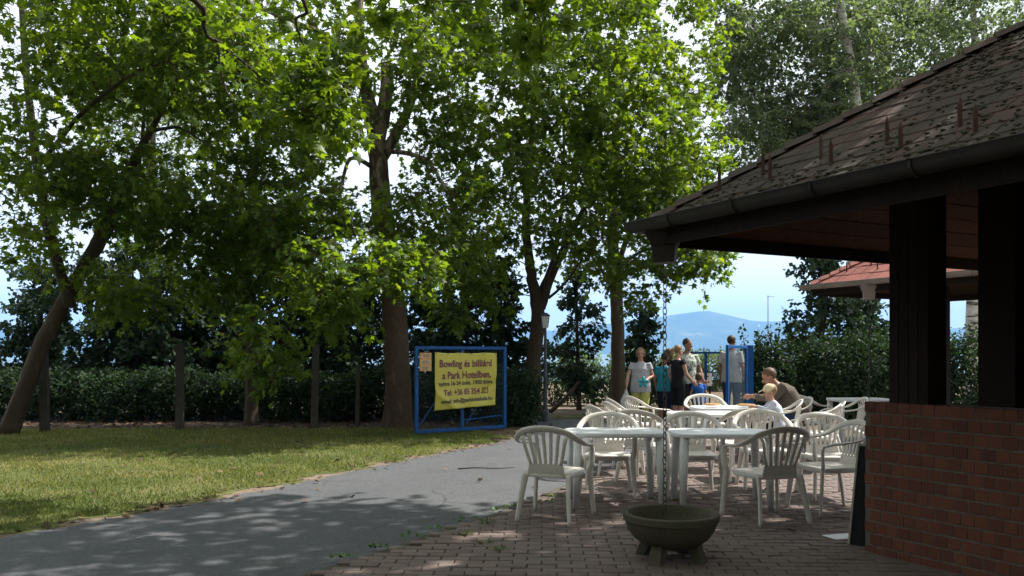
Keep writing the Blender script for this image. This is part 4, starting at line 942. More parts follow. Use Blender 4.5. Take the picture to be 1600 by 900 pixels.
for i, (x, y, r_, lab) in enumerate([(.99, 8.22, 2, 'left front plastic table behind the cream chair by the road'), (2.0, 8.16, -2, 'right front plastic table above the concrete bowl'), (2.46, 10.72, 3, 'middle white table in bright sun'), (3.0, 11.9, 2, 'far white table with plates of flatbread'), (5.75, 14.1, 0, 'table at the far right beside the dark post')]):
    t = tb0 if i == 0 else copy_tree(tb0); t.location = (x, y, .034); t.scale = (1, 1, .975); t.rotation_euler = (0, 0, R(r_)); tag(t, lab, 'table', 'plastic garden tables')
M_plate = pm('paper_plate', (.74, .72, .66), (.66, .63, .56), 6, .7, 0); M_bread = pm('fried_bread', (.50, .27, .09), (.36, .17, .05), 18, .7, .6, 40, .01)
for x, y, lab in [(3.22, 11.72, 'flatbread on a paper plate in front of the child in the cap'), (2.78, 11.82, 'smaller flatbread on a paper plate nearer the chain')]:
    e = empty('flatbread_plate', (x, y, .760), 0, lab, 'food', 'plates on the far table'); MB().lathe([(.05, 0), (.09, .002), (.13, .014), (.128, .018), (.09, .006), (.02, .005)], 20).build('plate', M_plate, e, True)
    b_ = MB(); b_.loft([[(r_ * (1 + .08 * math.sin(3 * a) + .05 * math.cos(7 * a)) * math.cos(a), r_ * (1 + .07 * math.cos(4 * a)) * math.sin(a), z) for a in np.linspace(0, 2 * math.pi, 21)[:-1]] for r_, z in ((.09, .008), (.112, .018), (.105, .030), (.07, .026), (.02, .028))]); b_.build('bread', M_bread, e, True)

# ================================================================== gates, banner, fence posts, lamp
M_blue = pm('blue_paint', (.005, .085, .29), (.008, .060, .19), 9, .5, .15, 60, spec=.25)
M_wire = pm('wire', (.05, .09, .13), (.07, .08, .08), 30, .5, 0, metal=.4)
def wire_mesh(w, h, step, r=.0018):
    p0 = []; p1 = []
    for sgn in (1, -1):
        c = -h
        while c < w:
            # line x - sgn*z : diagonal across the panel
            x0, z0, x1, z1 = c, 0., c + h, h
            if x0 < 0: z0 -= x0; x0 = 0.
            if x1 > w: z1 -= x1 - w; x1 = w
            if x1 > x0:
                if sgn < 0: x0, x1 = w - x0, w - x1
                p0.append((x0, 0, z0)); p1.append((x1, 0, z1))
            c += step
    v, f = prisms(np.array(p0), np.array(p1), np.full(len(p0), r), np.full(len(p0), r)); return np_mesh('wire_mesh', v, f, M_wire)
def gate_leaf(label, p0, p1, z0, h, divs, brace):
    d = Vector((p1[0] - p0[0], p1[1] - p0[1], 0)); w = d.length; e = empty('gate_leaf', (p0[0], p0[1], z0), math.atan2(d.y, d.x), label, 'gate')
    for x in (.03, w - .03): MB().box((x, 0, h / 2), (.06, .05, h), bev=.006).build('gate_post', M_blue, e)
    for z in (.03, h - .03): MB().box((w / 2, 0, z), (w - .12, .05, .06), bev=.006).build('rail', M_blue, e)
    for t in divs: MB().box((w * t, 0, h / 2), (.055, .044, h - .12), bev=.005).build('mullion', M_blue, e)
    for (x0, z0_, x1, z1) in brace:
        a, b = np.array((x0 * w, 0, z0_ * h)), np.array((x1 * w, 0, z1 * h)); MB().tube([a + np.array((0, .016, 0)), b + np.array((0, .016, 0))], .012, 6).build('brace', M_blue, e)
    me = wire_mesh(w - .12, h - .12, .075); o = add_obj('wire_mesh', me, e); o.location = (.06, .012, .06); o['kind'] = 'stuff'
    return e
G0, G1 = (-1.74, 15.25), (-.12, 16.45); gate1 = gate_leaf('open blue gate leaf with yellow banner standing on the lawn', G0, G1, .05, 1.57, (.5,), ((.05, .08, .30, .5), (.55, .08, .80, .5), (.5, .12, .97, .16)))
gdir = unit((G1[0] - G0[0], G1[1] - G0[1], 0)); gout = np.array((gdir[1], -gdir[0], 0)); GW = math.hypot(G1[0] - G0[0], G1[1] - G0[1])
def wave(u, v): return .012 * math.sin(u * 5.2 + v * 2.3) + .010 * math.sin(v * 7 + u * 3) * (1 - v) + .016 * math.exp(-((u - .72 - .1 * v) / .07) ** 2) + .018 * max(0, .16 - v) * math.sin(u * 17) + .014 * math.exp(-((u + v - .32) / .07) ** 2) - .012 * math.exp(-((u - v - .55) / .08) ** 2)
BW = .678 * GW; BH = 1.06
def bpt(u, v, off=0.0):      # banner point, v from the bottom; local to banner origin at gate bottom-left of banner
    x = u * BW + .02 * math.sin(v * 3) * max(0, u - .5); z = v * BH + (-.012 * abs(math.sin(2.5 * 2 * math.pi * (u - .02) / .96 * .5)) * v ** 6) + .018 * math.sin(math.pi * u) * (-1 if v > .5 else .5) * abs(v - .5) + .055 * u * (1 - v); y = -.062 - 1.6 * wave(u, v) - off
    return (x, y, z)
ban = empty('banner', (G0[0] + gdir[0] * GW * .184, G0[1] + gdir[1] * GW * .184, .45), math.atan2(gdir[1], gdir[0]), 'yellow vinyl banner with dark lettering tied to the blue gate', 'banner')
nu, nv = 60, 44; vs_ = [bpt(i / nu, j / nv) for j in range(nv + 1) for i in range(nu + 1)]
fs_ = [(j * (nu + 1) + i, j * (nu + 1) + i + 1, (j + 1) * (nu + 1) + i + 1, (j + 1) * (nu + 1) + i) for j in range(nv) for i in range(nu)]
t = NT('yellow_vinyl'); co = t.coord('Object'); M_ban = t.done(t.pbsdf(t.ramp(t.noise(co, 3, 4), [(.3, (.50, .44, .06)), (.7, (.57, .51, .09))]), .45, t.bump(t.noise(co, 9, 4), .25, .01), 0, .4))
cl = add_obj('cloth', np_mesh('cloth', np.array(vs_), np.array(fs_), M_ban, True), ban); sm = cl.modifiers.new('thickness', 'SOLIDIFY'); sm.thickness = .0015
for k in range(6):
    p = bpt(.02 + .96 * k / 5, .985, .001); MB().lathe([(.012, -.002), (.012, .002), (.006, .002), (.006, -.002)], 10).build('eyelet', M_wire, ban).location = p
    ban.children[-1].rotation_euler = (R(90), 0, 0)
M_ink1 = pm('maroon_ink', (.155, .035, .07), (.20, .06, .09), 6, .5, 0); M_ink2 = pm('black_ink', (.03, .028, .05), (.05, .04, .06), 6, .5, 0)
def text_part(txt, mat, u0, u1, vc, hgt, bold, mapper, parent, W_, H_):
    cu = bpy.data.curves.new('text', 'FONT'); cu.body = txt; cu.offset = bold; cu.resolution_u = 3; cu.size = 1
    o = bpy.data.objects.new('text', cu); COL.objects.link(o); dg = bpy.context.evaluated_depsgraph_get(); me = bpy.data.meshes.new_from_object(o.evaluated_get(dg)); bpy.data.objects.remove(o); bpy.data.curves.remove(cu)
    bm = bmesh.new(); bm.from_mesh(me); bmesh.ops.triangulate(bm, faces=bm.faces[:]); 
    co = np.array([q.co[:] for q in bm.verts]); x0, x1 = co[:, 0].min(), co[:, 0].max()
    long = [q for q in bm.edges if q.calc_length() > .07]
    if long: bmesh.ops.subdivide_edges(bm, edges=long, cuts=2); bmesh.ops.triangulate(bm, faces=bm.faces[:])
    for q in bm.verts:
        u = u0 + (q.co.x - x0) / (x1 - x0) * (u1 - u0); v = vc + (q.co.y - .35) * hgt; q.co = mapper(u, v)
    bm.to_mesh(me); bm.free(); me.materials.clear(); me.materials.append(mat); return add_obj('lettering', me, parent)
for txt, mat, u0, u1, vc, hg, bo in [('Bowling és billiárd', M_ink1, .075, .915, .81, .185, .022), ('a Park Hotelben,', M_ink1, .115, .905, .60, .185, .022), ('nyitva 16-24 óráig, 1900 ft/óra.', M_ink2, .06, .955, .455, .105, .018), ('Tel: +36 85 354 323', M_ink1, .13, .885, .295, .15, .020), ('email: info@parkhotellelle.hu', M_ink2, .09, .945, .145, .105, .018)]:
    text_part(txt, mat, u0, u1, vc, hg, bo, lambda u, v: bpt(u, v, .009), cl, BW, BH)
sg = empty('notice_sign', (G0[0] + gdir[0] * GW * .035, G0[1] + gdir[1] * GW * .035, 1.17), math.atan2(gdir[1], gdir[0]), 'small cream notice with orange border at the left corner of the banner gate', 'sign')
M_or = pm('orange_print', (.62, .30, .05), (.55, .25, .04), 8, .5, 0); M_cr = pm('cream_print', (.60, .48, .28), (.55, .42, .22), 8, .5, 0)
MB().box((.125, -.04, .165), (.25, .012, .33), bev=.002).build('plate', M_or, sg)
for z in (.055, .165, .275): MB().box((.125, -.0475, z), (.205, .003, .085)).build('panel', M_cr, sg)
for k, z in enumerate((.055, .165, .275)):
    for r_ in (0, 1): MB().box((.125 + .01 * (k - 1), -.0500, z + .016 - .032 * r_), (.16 - .03 * ((k + r_) % 2), .002, .014)).build('print_line', M_ink1, sg)
# right gate leaf, standing open, and the fence behind
ga = P(1136, 0, 15.9); gb = P(1166, 0, 17.4); gate_leaf('narrow open blue gate leaf in front of the man in the grey shirt', (ga.x, 15.9), (gb.x, 17.4), .05, 1.60, (), ())
gp = empty('gate_pillar', (gb.x + .10, 17.5, 0), 0, 'square blue steel pillar at the hinge of the right gate', 'post'); MB().box((0, 0, .82), (.12, .12, 1.64), bev=.008).build('column', M_blue, gp); MB().box((0, 0, 1.65), (.14, .14, .02), bev=.004).build('cap', M_blue, gp)
M_maroon = pm('maroon_steel', (.06, .02, .022), (.08, .03, .03), 9, .5, 0)
bf = empty('back_fence', (P(1060, 0, 21.0).x, 21.0, 0), 0, 'blue steel fence with wire mesh behind the walking family', 'fence'); wf = P(1175, 0, 21).x - P(1060, 0, 21).x
for x in (0, wf * .37, wf): MB().box((x, 0, .77), (.06, .06, 1.54), bev=.005).build('fence_post', M_blue, bf)
for z in (.12, 1.51): MB().box((wf / 2, 0, z), (wf, .04, .05), bev=.004).build('rail', M_blue, bf)
for k in range(13): MB().tube([(wf * (k + .5) / 13, 0, 1.53), (wf * (k + .5) / 13, 0, 1.60)], (.009, .004), 5).build('spike', M_blue, bf)
o = add_obj('wire_mesh', wire_mesh(wf, 1.36, .1), bf); o.location = (0, .0, .14); o['kind'] = 'stuff'
# white board behind the fence
M_red = pm('red_print', (.42, .05, .05), (.36, .04, .04), 8, .6, 0)
wbp = P(1095, 0, 25.5); wb = empty('white_board', (wbp.x, 25.5, 0), 0, 'white board with red marks standing beyond the back fence', 'board')
MB().box((0, 0, .72), (.66, .05, .40), bev=.006).build('panel', M_white, wb); MB().box((0, 0, .94), (.70, .08, .04)).build('top_rail', M_post, wb)
for x, z, w_ in ((-.18, .80, .16), (.12, .80, .22), (-.10, .66, .30), (.2, .64, .1)): MB().box((x, -.028, z), (w_, .003, .05)).build('mark', M_red, wb)
for x in (-.28, .28): MB().box((x, .05, .27), (.05, .05, .54)).build('leg', M_post, wb)
# concrete posts
M_cpost = pm('old_concrete', (.068, .058, .048), (.044, .038, .032), 7, .95, .5, 50, .008)
for px, pby, lab in [(281, 673, 'old concrete fence post at the left of the hedge'), (491, 669, 'old concrete fence post near the big plane trunk'), (70, 676, 'old concrete fence post at the far left edge'), (558, 668, 'short dark stake in the hedge left of the big plane trunk')]:
    g = G(px, pby); hgt = 1.68 if 'stake' not in lab else 1.25; e = MB(); w_ = .07 if hgt > 1.5 else .04
    e.loft([[(i * w_ * s_, j * w_ * s_, z) for i, j in ((-1, -1), (1, -1), (1, 1), (-1, 1))] for s_, z in ((1.08, -.05), (1.0, .6), (.94, hgt - .03), (.8, hgt))])
    o = e.build('concrete_post', M_cpost); o.location = g; o.rotation_euler = (random.uniform(-.015, .015), random.uniform(-.02, .02), .2); tag(o, lab, 'post')
# street lamp
M_lamp = pm('lamp_grey', (.055, .062, .078), (.07, .075, .09), 8, .5, .1); M_glass = pm('milky_glass', (.62, .64, .64), (.55, .57, .58), 5, .35, 0)
lp = P(852, 0, 18.6); le = empty('street_lamp', (lp.x, 18.6, 0), 0, 'slim dark park lamp with a boxy lantern beside the forked plane', 'lamp'); 
MB().lathe([(.075, 0), (.075, .25), (.06, .3), (.045, .34), (.045, .95), (.052, .97), (.052, 1.0), (.036, 1.03), (.030, 2.06)], 14).build('pole', M_lamp, le, True)
MB().loft([[(i * w_, j * w_, z) for i, j in ((-1, -1), (1, -1), (1, 1), (-1, 1))] for w_, z in ((.055, 2.05), (.085, 2.30))]).build('lantern_glass', M_glass, le)
MB().loft([[(i * w_, j * w_, z) for i, j in ((-1, -1), (1, -1), (1, 1), (-1, 1))] for w_, z in ((.095, 2.302), (.10, 2.325), (.03, 2.38))]).build('lantern_cap', M_lamp, le)
for i, j in ((-1, -1), (1, -1), (1, 1), (-1, 1)): MB().tube([(i * .057, j * .057, 2.05), (i * .088, j * .088, 2.30)], .006, 4).build('lantern_bar', M_lamp, le)
ms = P(1200, 0, 60); me_ = empty('flag_mast', (ms.x, 60, -.6), 0, 'thin pale mast standing against the sky above the right hedge', 'mast'); MB().tube([(0, 0, 0), (0, 0, 6.2)], (.05, .03), 6).build('pole', M_gut2, me_); MB().tube([(-.05, 0, 6.12), (.45, 0, 6.12)], (.025, .02), 5).build('arm', M_gut2, me_)
lg = MB().tube(catmull([(0, 0, .02), (.32, .05, .30), (.62, .1, .62), (.74, .12, .78)], 3), np.linspace(.06, .035, 10), 7).build('leaning_log', M_bark2, None, 'all'); g = P(862, 0, 21.2); lg.location = (g.x - .05, 21.2, 0); tag(lg, 'brown leaning branch propped beside the street lamp', 'branch')
sk = MB().tube(catmull([(0, 0, .008), (.22, .05, .01), (.5, -.02, .008), (.72, .05, .006)], 4), np.linspace(.009, .004, 13), 6).build('crack_tube', M_bark2, None, 'all'); g = G(716, 735); sk.location = (g.x, g.y, .014); sk.rotation_euler = (0, 0, .12); tag(sk, 'thin dark tube laid in for a crack in the asphalt below the banner gate', 'stick')  # bark tube laid in for a crack line in the asphalt

# ================================================================== people
M_skin = pm('skin', (.44, .25, .175), (.38, .20, .14), 9, .55, .05, 60); M_skin2 = pm('tanned_skin', (.34, .175, .115), (.28, .14, .09), 9, .55, .05, 60)
M_eye = pm('eye_dark', (.02, .015, .012), (.03, .02, .015), 5, .3, 0); M_lip = pm('lip', (.25, .09, .075), (.22, .075, .06), 5, .5, 0)
def cloth(name, c1, c2=None, sc=10): return pm(name, c1, c2 or tuple(q * .85 for q in c1), sc, .85, .4, 25, .01, spec=.15)
def hawaii():
    t = NT('printed_shirt'); co = t.coord('Object'); a = t.noise(co, 13, 3, .5, 1.0); col = t.ramp(a, [(.42, (.42, .45, .38)), (.5, (.50, .52, .45)), (.56, (.07, .085, .075)), (.63, (.05, .06, .055)), (.68, (.36, .42, .34))])
    return t.done(t.pbsdf(col, .85, None, 0, .15))
def remesh(mb, name, mat, parent, vox=.014, smooth=2):
    me = mb.mesh(name + '_raw', mat); o = bpy.data.objects.new('tmp', me); COL.objects.link(o)
    m = o.modifiers.new('r', 'REMESH'); m.mode = 'VOXEL'; m.voxel_size = vox; m.use_smooth_shade = True
    if smooth: s_ = o.modifiers.new('s', 'SMOOTH'); s_.iterations = smooth; s_.factor = .5
    dg = bpy.context.evaluated_depsgraph_get(); me2 = bpy.data.meshes.new_from_object(o.evaluated_get(dg)); bpy.data.objects.remove(o); bpy.data.meshes.remove(me)
    me2.name = name; me2.materials.clear(); me2.materials.append(mat); me2.polygons.foreach_set('use_smooth', [True] * len(me2.polygons)); return add_obj(name, me2, parent)
def lerp(a, b, t): return np.array(a) + (np.array(b) - np.array(a)) * t
def person(label, loc, rot, h, skin, hair_mat, hair, shirt, trousers, shoe, J={}, fat=1.0, sleeve=.55, leg_end=1.0, hem=-.05, head_scale=1.0, group=None, curl=.5, cap=None, tight=1.0):
    s = h / 1.75
    j = dict(pelvis=(0, 0, .95), waist=(0, .005, 1.10), chest=(0, 0, 1.30), neck=(0, -.005, 1.47), head=(0, .02, 1.625), sL=(-.17, 0, 1.405), sR=(.17, 0, 1.405), eL=(-.235, -.03, 1.14), eR=(.235, -.03, 1.14), wL=(-.245, .05, .90), wR=(.245, .05, .90),
             hL=(-.09, 0, .92), hR=(.09, 0, .92), kL=(-.10, .015, .50), kR=(.10, .015, .50), aL=(-.105, -.02, .085), aR=(.105, -.02, .085), look=(0, 1, 0), fL=(-.03, 1, 0), fR=(.03, 1, 0)); j.update(J)
    j = {k: np.array(v, float) * (s if k not in ('look', 'fL', 'fR') else 1) for k, v in j.items()}
    e = empty('person', loc, R(rot), label, 'person', group); S_ = lambda *a: [q * s for q in a]
    X = np.array((1., 0, 0)); look = unit(j['look']); hs = s * head_scale; b = MB()
    tor = [j['pelvis'] + (j['pelvis'] - j['waist']) * .6, j['pelvis'], j['waist'], j['chest'], lerp(j['chest'], j['neck'], .5), j['neck']]
    shv = unit(j['sR'] - j['sL'])
    b.tube(tor, S_(.12 * fat, .158 * fat, .138 * fat, .160 * (.5 + .5 * fat), .132, .055), 14, side=shv, ry=S_(.09 * fat, .112 * fat, .102 * fat, .112 * (.5 + .5 * fat), .075, .052))
    b.tube([lerp(j['neck'], j['head'], -.25), j['neck'], lerp(j['neck'], j['head'], .75)], S_(.065, .054, .052), 12)
    lr = unit(np.cross(look, Zv)); rot_h = Matrix((lr, look, np.cross(lr, look))).transposed(); hc = j['head']
    def hp(x, y, z): return hc + hs * (lr * x + look * y + np.cross(lr, look) * z)
    b.ell(hp(0, -.012, .028), (.076 * hs, .094 * hs, .092 * hs), 14, 10, 0, rot_h); b.ell(hp(0, .014, -.045), (.058 * hs, .064 * hs, .073 * hs), 12, 8, 0, rot_h)
    b.ell(hp(0, .096, -.022), (.013 * hs, .022 * hs, .024 * hs), 8, 6, 0, rot_h); b.ell(hp(0, .062, -.098), (.026 * hs, .024 * hs, .02 * hs), 8, 6, 0, rot_h)
    for sx in (-1, 1): b.ell(hp(sx * .078, -.008, -.005), (.014 * hs, .024 * hs, .032 * hs), 8, 6, 0, rot_h)
    for q in 'LR':
        sx = -1 if q == 'L' else 1
        b.tube([lerp(j['s' + q], j['chest'], .25), j['s' + q], lerp(j['s' + q], j['e' + q], .5), j['e' + q], lerp(j['e' + q], j['w' + q], .35), j['w' + q]], S_(.044, .047, .045, .039, .038, .026), 10)
        wd = unit(j['w' + q] - j['e' + q]); hd = unit(wd + np.array(j.get('hand' + q, (0, .15, -.1)))); nrm_ = unit(np.cross(hd, look) + 1e-3); pc_ = j['w' + q] + hd * .05 * s
        sd = unit(np.cross(hd, nrm_)); b.tube([j['w' + q], pc_, j['w' + q] + hd * .092 * s], S_(.026, .036, .038), 8, side=sd, ry=S_(.02, .017, .014))
        for k in range(4):
            base_ = j['w' + q] + hd * .088 * s + sd * (k - 1.5) * .0205 * s; ln = (.062, .075, .070, .054)[k] * s; m_ = base_ + hd * ln * .55 + nrm_ * sx * ln * .2 * curl; b.tube([base_, m_, m_ + unit(hd * (1 - curl * .7) + nrm_ * sx * curl) * ln * .5], S_(.0105, .010, .0085), 6)
        tb = j['w' + q] + hd * .03 * s - sd * .03 * s; b.tube([tb, tb + unit(hd * .7 - sd) * .035 * s, tb + unit(hd - sd * .5) * .068 * s], S_(.013, .012, .0095), 6)
        b.tube([j['h' + q], lerp(j['h' + q], j['k' + q], .5), j['k' + q], lerp(j['k' + q], j['a' + q], .3), j['a' + q]], S_(.088 * fat, .075 * fat, .056, .054, .036), 12)
        fd = unit(j['f' + q]); b.tube([j['a' + q] + np.array((0, 0, -.01)) * s - fd * .03 * s, j['a' + q] + fd * .07 * s - Zv * .042 * s, j['a' + q] + fd * .165 * s - Zv * .055 * s], S_(.036, .038, .026), 10, side=X, ry=S_(.036, .030, .020))
    body = remesh(b, 'body', skin, e, .0125 * max(s, .7))
    for sx in (-1, 1): MB().ell(hp(sx * .030, .080, .012), (.011 * hs, .008 * hs, .007 * hs), 8, 6, 0, rot_h).build('eye', M_eye, e, 'all')
    MB().ell(hp(0, .085, -.062), (.022 * hs, .008 * hs, .006 * hs), 8, 6, 0, rot_h).build('mouth', M_lip, e, 'all')
    g = .016 * tight; hemp = j['pelvis'] + (j['pelvis'] - j['waist']) / (np.linalg.norm(j['pelvis'] - j['waist']) + 1e-6) * (-hem) * s
    c = MB(); tor2 = [hemp, j['pelvis'], j['waist'], j['chest'], lerp(j['chest'], j['neck'], .48), lerp(j['chest'], j['neck'], .88)]
    c.tube(tor2, S_(.172 * fat + g, .170 * fat + g, .150 * fat + g, .162 * (.5 + .5 * fat) + g, .140 + g * .5, .074), 16, side=shv, ry=S_(.124 * fat + g, .122 * fat + g, .112 * fat + g, .114 * (.5 + .5 * fat) + g, .082 + g, .072))
    for q in 'LR':
        if sleeve <= 1: ends = [lerp(j['s' + q], j['chest'], .3), j['s' + q], lerp(j['s' + q], j['e' + q], sleeve)]; rr = S_(.056, .063, .066)
        else: ends = [lerp(j['s' + q], j['chest'], .3), j['s' + q], j['e' + q], lerp(j['e' + q], j['w' + q], sleeve - 1)]; rr = S_(.068, .074, .058, .044)
        c.tube(ends, rr, 12)
    remesh(c, 'shirt', shirt, e, .0125 * max(s, .7), 2)
    c = MB(); c.tube([j['pelvis'] + (j['pelvis'] - j['waist']) * .45, j['pelvis'] + (j['waist'] - j['pelvis']) * .25], S_(.165 * fat, .168 * fat), 14, side=shv, ry=S_(.118 * fat, .12 * fat))
    for q in 'LR':
        kn, an = j['k' + q], j['a' + q]; w_ = .018
        if leg_end > .55: pts = [j['h' + q], lerp(j['h' + q], kn, .5), kn, lerp(kn, an, (leg_end - .5) * 2)]; rr = S_(.098 * fat, .088 * fat, .074, .064 if leg_end > .9 else .07)
        else: pts = [j['h' + q], lerp(j['h' + q], kn, .5), lerp(j['h' + q], kn, leg_end * 2)]; rr = S_(.098 * fat, .094 * fat, .088)
        c.tube(pts, rr, 12)
    remesh(c, 'trousers', trousers, e, .0125 * max(s, .7), 2)
    for q in 'LR':
        fd = unit(j['f' + q]); c = MB(); c.tube([j['a' + q] - fd * .055 * s - Zv * .045 * s, j['a' + q] + fd * .05 * s - Zv * .047 * s, j['a' + q] + fd * .15 * s - Zv * .052 * s, j['a' + q] + fd * .20 * s - Zv * .058 * s], S_(.034, .042, .044, .022), 10, side=np.cross(fd, Zv), ry=S_(.04, .04, .034, .016)); c.build('shoe', shoe, e, 'all')
    if hair:
        c = MB(); c.ell(hp(0, -.024, .040), (.086 * hs, .096 * hs, .094 * hs), 14, 10, 0, rot_h)
        if hair == 'long': c.tube([hp(0, -.06, .03), hp(0, -.085, -.06), hp(0, -.08, -.17)], S_(.08, .085, .055), 10, side=lr, ry=S_(.045, .04, .03))
        if hair == 'bob': 
            for sx in (-1, 1): c.tube([hp(sx * .06, .0, .07), hp(sx * .078, -.005, .0), hp(sx * .07, .0, -.075)], S_(.03, .03, .02), 8)
            c.ell(hp(0, -.06, -.02), (.08 * hs, .055 * hs, .085 * hs), 12, 8, 0, rot_h)
        if hair == 'pony': c.tube([hp(0, -.10, .05), hp(0, -.145, .02), hp(0, -.15, -.08), hp(0, -.125, -.19)], S_(.03, .036, .034, .01), 8)
        cut = remesh(c, 'hair', hair_mat, e, .012 * max(s, .7), 1)
        bm = bmesh.new(); bm.from_mesh(cut.data)                       # clear the face
        dele = []
        for v in bm.verts:
            d = np.array(v.co) - hc; y = d.dot(look) / hs; z = d.dot(np.cross(lr, look)) / hs; x = abs(d.dot(lr)) / hs
            if y > (.045 if hair != 'short' else .03) and z < .055 + .25 * max(0, .0) and x < .07: dele.append(v)
            elif hair == 'short' and z < -.025 and y > -.03: dele.append(v)
        bmesh.ops.delete(bm, geom=dele, context='VERTS'); bm.to_mesh(cut.data); bm.free()
    if cap is not None:
        c = MB(); c.ell(hp(0, -.012, .052), (.090 * hs, .102 * hs, .082 * hs), 14, 10, 0, rot_h); c.tube([hp(0, .06, .055), hp(0, .12, .045), hp(0, .165, .028)], S_(.07, .066, .04), 10, side=lr, ry=S_(.012, .008, .006)); remesh(c, 'cap', cap, e, .010, 1)
        for v in []: pass
    return e
H_blond = pm('blond_hair', (.26, .16, .085), (.17, .10, .052), 30, .6, .5, 90); H_brown = pm('brown_hair', (.045, .026, .016), (.03, .018, .012), 30, .6, .5, 90); H_grey = pm('greying_hair', (.20, .16, .125), (.13, .10, .08), 30, .6, .5, 90); H_red = pm('light_brown_hair', (.12, .062, .032), (.085, .045, .025), 30, .6, .5, 90)
C_grey = cloth('grey_shirt_cloth', (.37, .375, .40), (.30, .30, .33)); C_lime = cloth('yellow_green_cloth', (.40, .39, .12)); C_teal = cloth('turquoise_cloth', (.03, .24, .33)); C_navy = cloth('navy_cloth', (.018, .022, .045)); C_blk = cloth('black_cloth', (.012, .012, .014)); C_blue = cloth('bright_blue_cloth', (.03, .12, .42)); C_jean = cloth('jean_cloth', (.02, .05, .11)); C_pale = cloth('pale_grey_cloth', (.42, .43, .44)); C_brown = cloth('brown_jacket_cloth', (.095, .078, .062)); C_hood = cloth('pale_blue_jersey', (.50, .53, .60), (.36, .40, .48), 22); C_cap = cloth('cream_cap_cloth', (.66, .56, .36)); C_shoe = cloth('dark_shoe', (.03, .025, .022)); C_tan = cloth('sandal', (.16, .10, .06)); C_haw = hawaii()
def at(px, Y): return (P(px, 0, Y).x, Y, .012)
GP = 'family walking in through the gate'
wm = person('woman in grey T-shirt and yellow-green trousers walking with a plastic bag', at(1001, 16.4), 170, 1.585, M_skin, H_blond, 'bob', C_grey, C_lime, C_tan, dict(eR=(.265, .06, 1.15), wR=(.285, .17, .95), eL=(-.25, .0, 1.15), wL=(-.10, .2, 1.06), kL=(-.10, .10, .50), aL=(-.105, .03, .09), aR=(.105, -.10, .11), look=(.05, 1, -.1)), 1.22, .5, 1.0, -.14, group=GP, curl=.9)
person('boy in turquoise T-shirt and navy shorts seen from behind', at(1038, 16.9), -40, 1.49, M_skin2, H_brown, 'short', C_teal, C_navy, C_shoe, dict(look=(-.3, 1, -.05), kL=(-.10, .06, .5)), 1.08, .6, .55, -.10, group=GP)
person('girl in black sleeveless top with blond ponytail', at(1059, 16.6), -62, 1.64, M_skin, H_blond, 'pony', C_blk, C_blk, C_shoe, dict(look=(.1, 1, -.15), eR=(.22, .05, 1.14), wR=(.20, .22, 1.0)), .92, .2, .5, -.10, group=GP)
person('long-haired woman mostly hidden between the boy and the girl', at(1046, 17.5), -30, 1.58, M_skin, H_red, 'long', C_blk, C_navy, C_shoe, {}, .95, .3, .9, group=GP)
person('man in dark-printed pale shirt and black shorts', at(1074, 17.3), 195, 1.78, M_skin2, H_brown, 'short', C_haw, C_blk, C_shoe, dict(look=(-.55, .8, -.1), eL=(-.27, .0, 1.15), wL=(-.29, .12, .92), kR=(.10, .08, .5)), 1.05, .75, .55, -.10, group=GP, tight=1.5)
person('small boy in bright blue T-shirt with his back to us', at(1092, 16.9), 10, 1.06, M_skin, H_red, 'short', C_blue, C_navy, C_tan, dict(look=(.2, 1, 0), eL=(-.27, .0, 1.15), wL=(-.30, .04, .92)), 1.12, .6, .6, -.12, head_scale=1.42, group=GP)
person('tall man in grey shirt and dark jeans standing behind the narrow blue gate', at(1143, 18.1), -35, 1.86, M_skin2, H_brown, 'short', C_pale, C_jean, C_shoe, dict(look=(.15, 1, -.05)), 1.06, .8, 1.0, -.14, tight=1.8)
# seated pair
seat = dict(pelvis=(0, -.05, .52), waist=(0, .02, .66), chest=(0, .13, .84), neck=(0, .25, .965), head=(0, .335, 1.055), sL=(-.20, .19, .93), sR=(.20, .19, .93), eL=(-.25, .36, .76), eR=(.25, .36, .76), wL=(-.10, .56, .80), wR=(.10, .56, .80), hL=(-.09, -.03, .50), hR=(.09, -.03, .50), kL=(-.12, .42, .50), kR=(.12, .42, .50), aL=(-.12, .40, .09), aR=(.12, .40, .09), look=(0, .9, -.42))
person('man in brown jacket bending over his food at the far table', (4.02, 12.12, .034), 84, 1.84, M_skin2, H_red, 'short', C_brown, C_jean, C_shoe, seat, 1.12, 1.85, 1.0, -.06, curl=.9, tight=2.0)
kid = {k: v for k, v in seat.items()}
kid.update(pelvis=(0, -.02, .74), waist=(0, .0, .88), chest=(0, .05, 1.06), neck=(0, .08, 1.22), head=(0, .12, 1.37), sL=(-.16, .06, 1.16), sR=(.16, .06, 1.16), eL=(-.22, .20, 1.02), eR=(.22, .20, 1.02), wL=(-.12, .40, 1.08), wR=(.12, .40, 1.08), hL=(-.09, 0, .74), hR=(.09, 0, .74), kL=(-.11, .40, .74), kR=(.11, .40, .74), aL=(-.11, .46, .36), aR=(.11, .46, .36), look=(0, 1, -.2))
person('small child in a cream cap and pale jersey sitting beside the man', (3.58, 11.55, .034), 80, 1.18, M_skin, H_blond, 'short', C_hood, C_navy, C_tan, kid, 1.25, 1.8, 1.0, -.06, head_scale=1.35, cap=C_cap, tight=2)
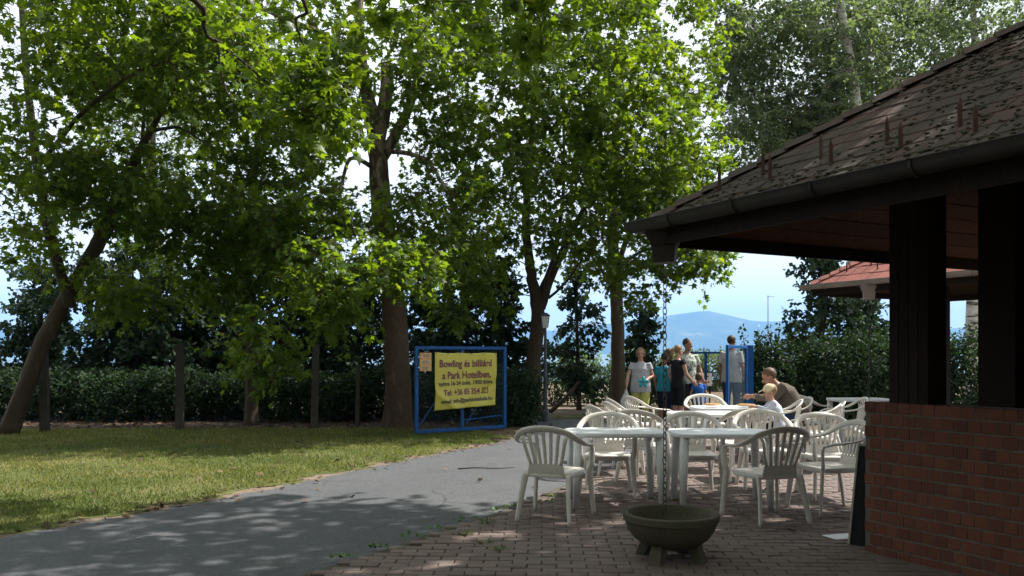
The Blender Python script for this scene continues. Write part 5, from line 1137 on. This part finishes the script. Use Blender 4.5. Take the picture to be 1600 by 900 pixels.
# things carried by the woman
def bag_mat():
    t = NT('thin_plastic'); p = t.pbsdf((.62, .64, .64), .25, None, 0, .5); tr = t.n('ShaderNodeBsdfTransparent'); m = t.n('ShaderNodeMixShader'); m.inputs[0].default_value = .45; t.l(p, m.inputs[1]); t.l(tr.outputs[0], m.inputs[2]); return t.done(m.outputs[0])
wl = wm.matrix_basis
def wmp(x, y, z): s = 1.585 / 1.75; return wl @ Vector((x * s, y * s, z * s))
hnd = wmp(.295, .25, .87); bg_ = empty('carrier_bag', (hnd.x, hnd.y, hnd.z - .42), 0, 'thin clear plastic bag with bread rolls hanging from the woman\'s hand', 'bag')
rings = []
for z, r_ in ((.0, .05), (.03, .095), (.12, .115), (.22, .10), (.31, .06), (.37, .03), (.42, .012)): rings.append([(r_ * (1 + .12 * math.sin(3 * a + z * 20)) * math.cos(a), .75 * r_ * (1 + .1 * math.cos(5 * a)) * math.sin(a), z) for a in np.linspace(0, 2 * math.pi, 17)[:-1]])
MB().loft(rings).build('sack', bag_mat(), bg_, 'all')
for x, y, z in ((.03, 0, .06), (-.035, .01, .065), (0, -.01, .13)): MB().ell((x, y, z), (.045, .035, .03), 10, 6).build('bread_roll', M_bread, bg_, 'all')
hn2 = wmp(-.06, .30, 1.03); pw_ = empty('pinwheel_toy', hn2, 0, 'turquoise toy flower held in front of the woman\'s belly', 'toy'); M_tq = pm('turquoise_foil', (.02, .36, .40), (.03, .28, .33), 8, .35, .1)
for k in range(5):
    a = 2 * math.pi * k / 5 + .3; d = np.array((math.cos(a), 0, math.sin(a))); q = np.array((-math.sin(a), 0, math.cos(a)))
    MB().tube([d * .01, d * .05 - np.array((0, .02, 0)), d * .09, d * .115], (.012, .034, .03, .008), 8, side=q, ry=(.006, .012, .01, .004)).build('petal', M_tq, pw_, 'all')
MB().ell((0, -.01, 0), (.02, .02, .02), 8, 6).build('hub', M_tq, pw_, 'all')

# ================================================================== air
hz = MB().box((0, 4700, 248), (17800, 9950, 505)); ht = NT('air'); pv = ht.n('ShaderNodeVolumePrincipled'); pv.inputs['Color'].default_value = (.27, .54, 1, 1); pv.inputs['Density'].default_value = .00016; pv.inputs['Anisotropy'].default_value = .0
ht.l(pv.outputs[0], ht.out.inputs['Volume']); hzo = hz.build('haze', ht.m); tag(hzo, 'pale blue summer haze over the lake', 'haze', kind='stuff')
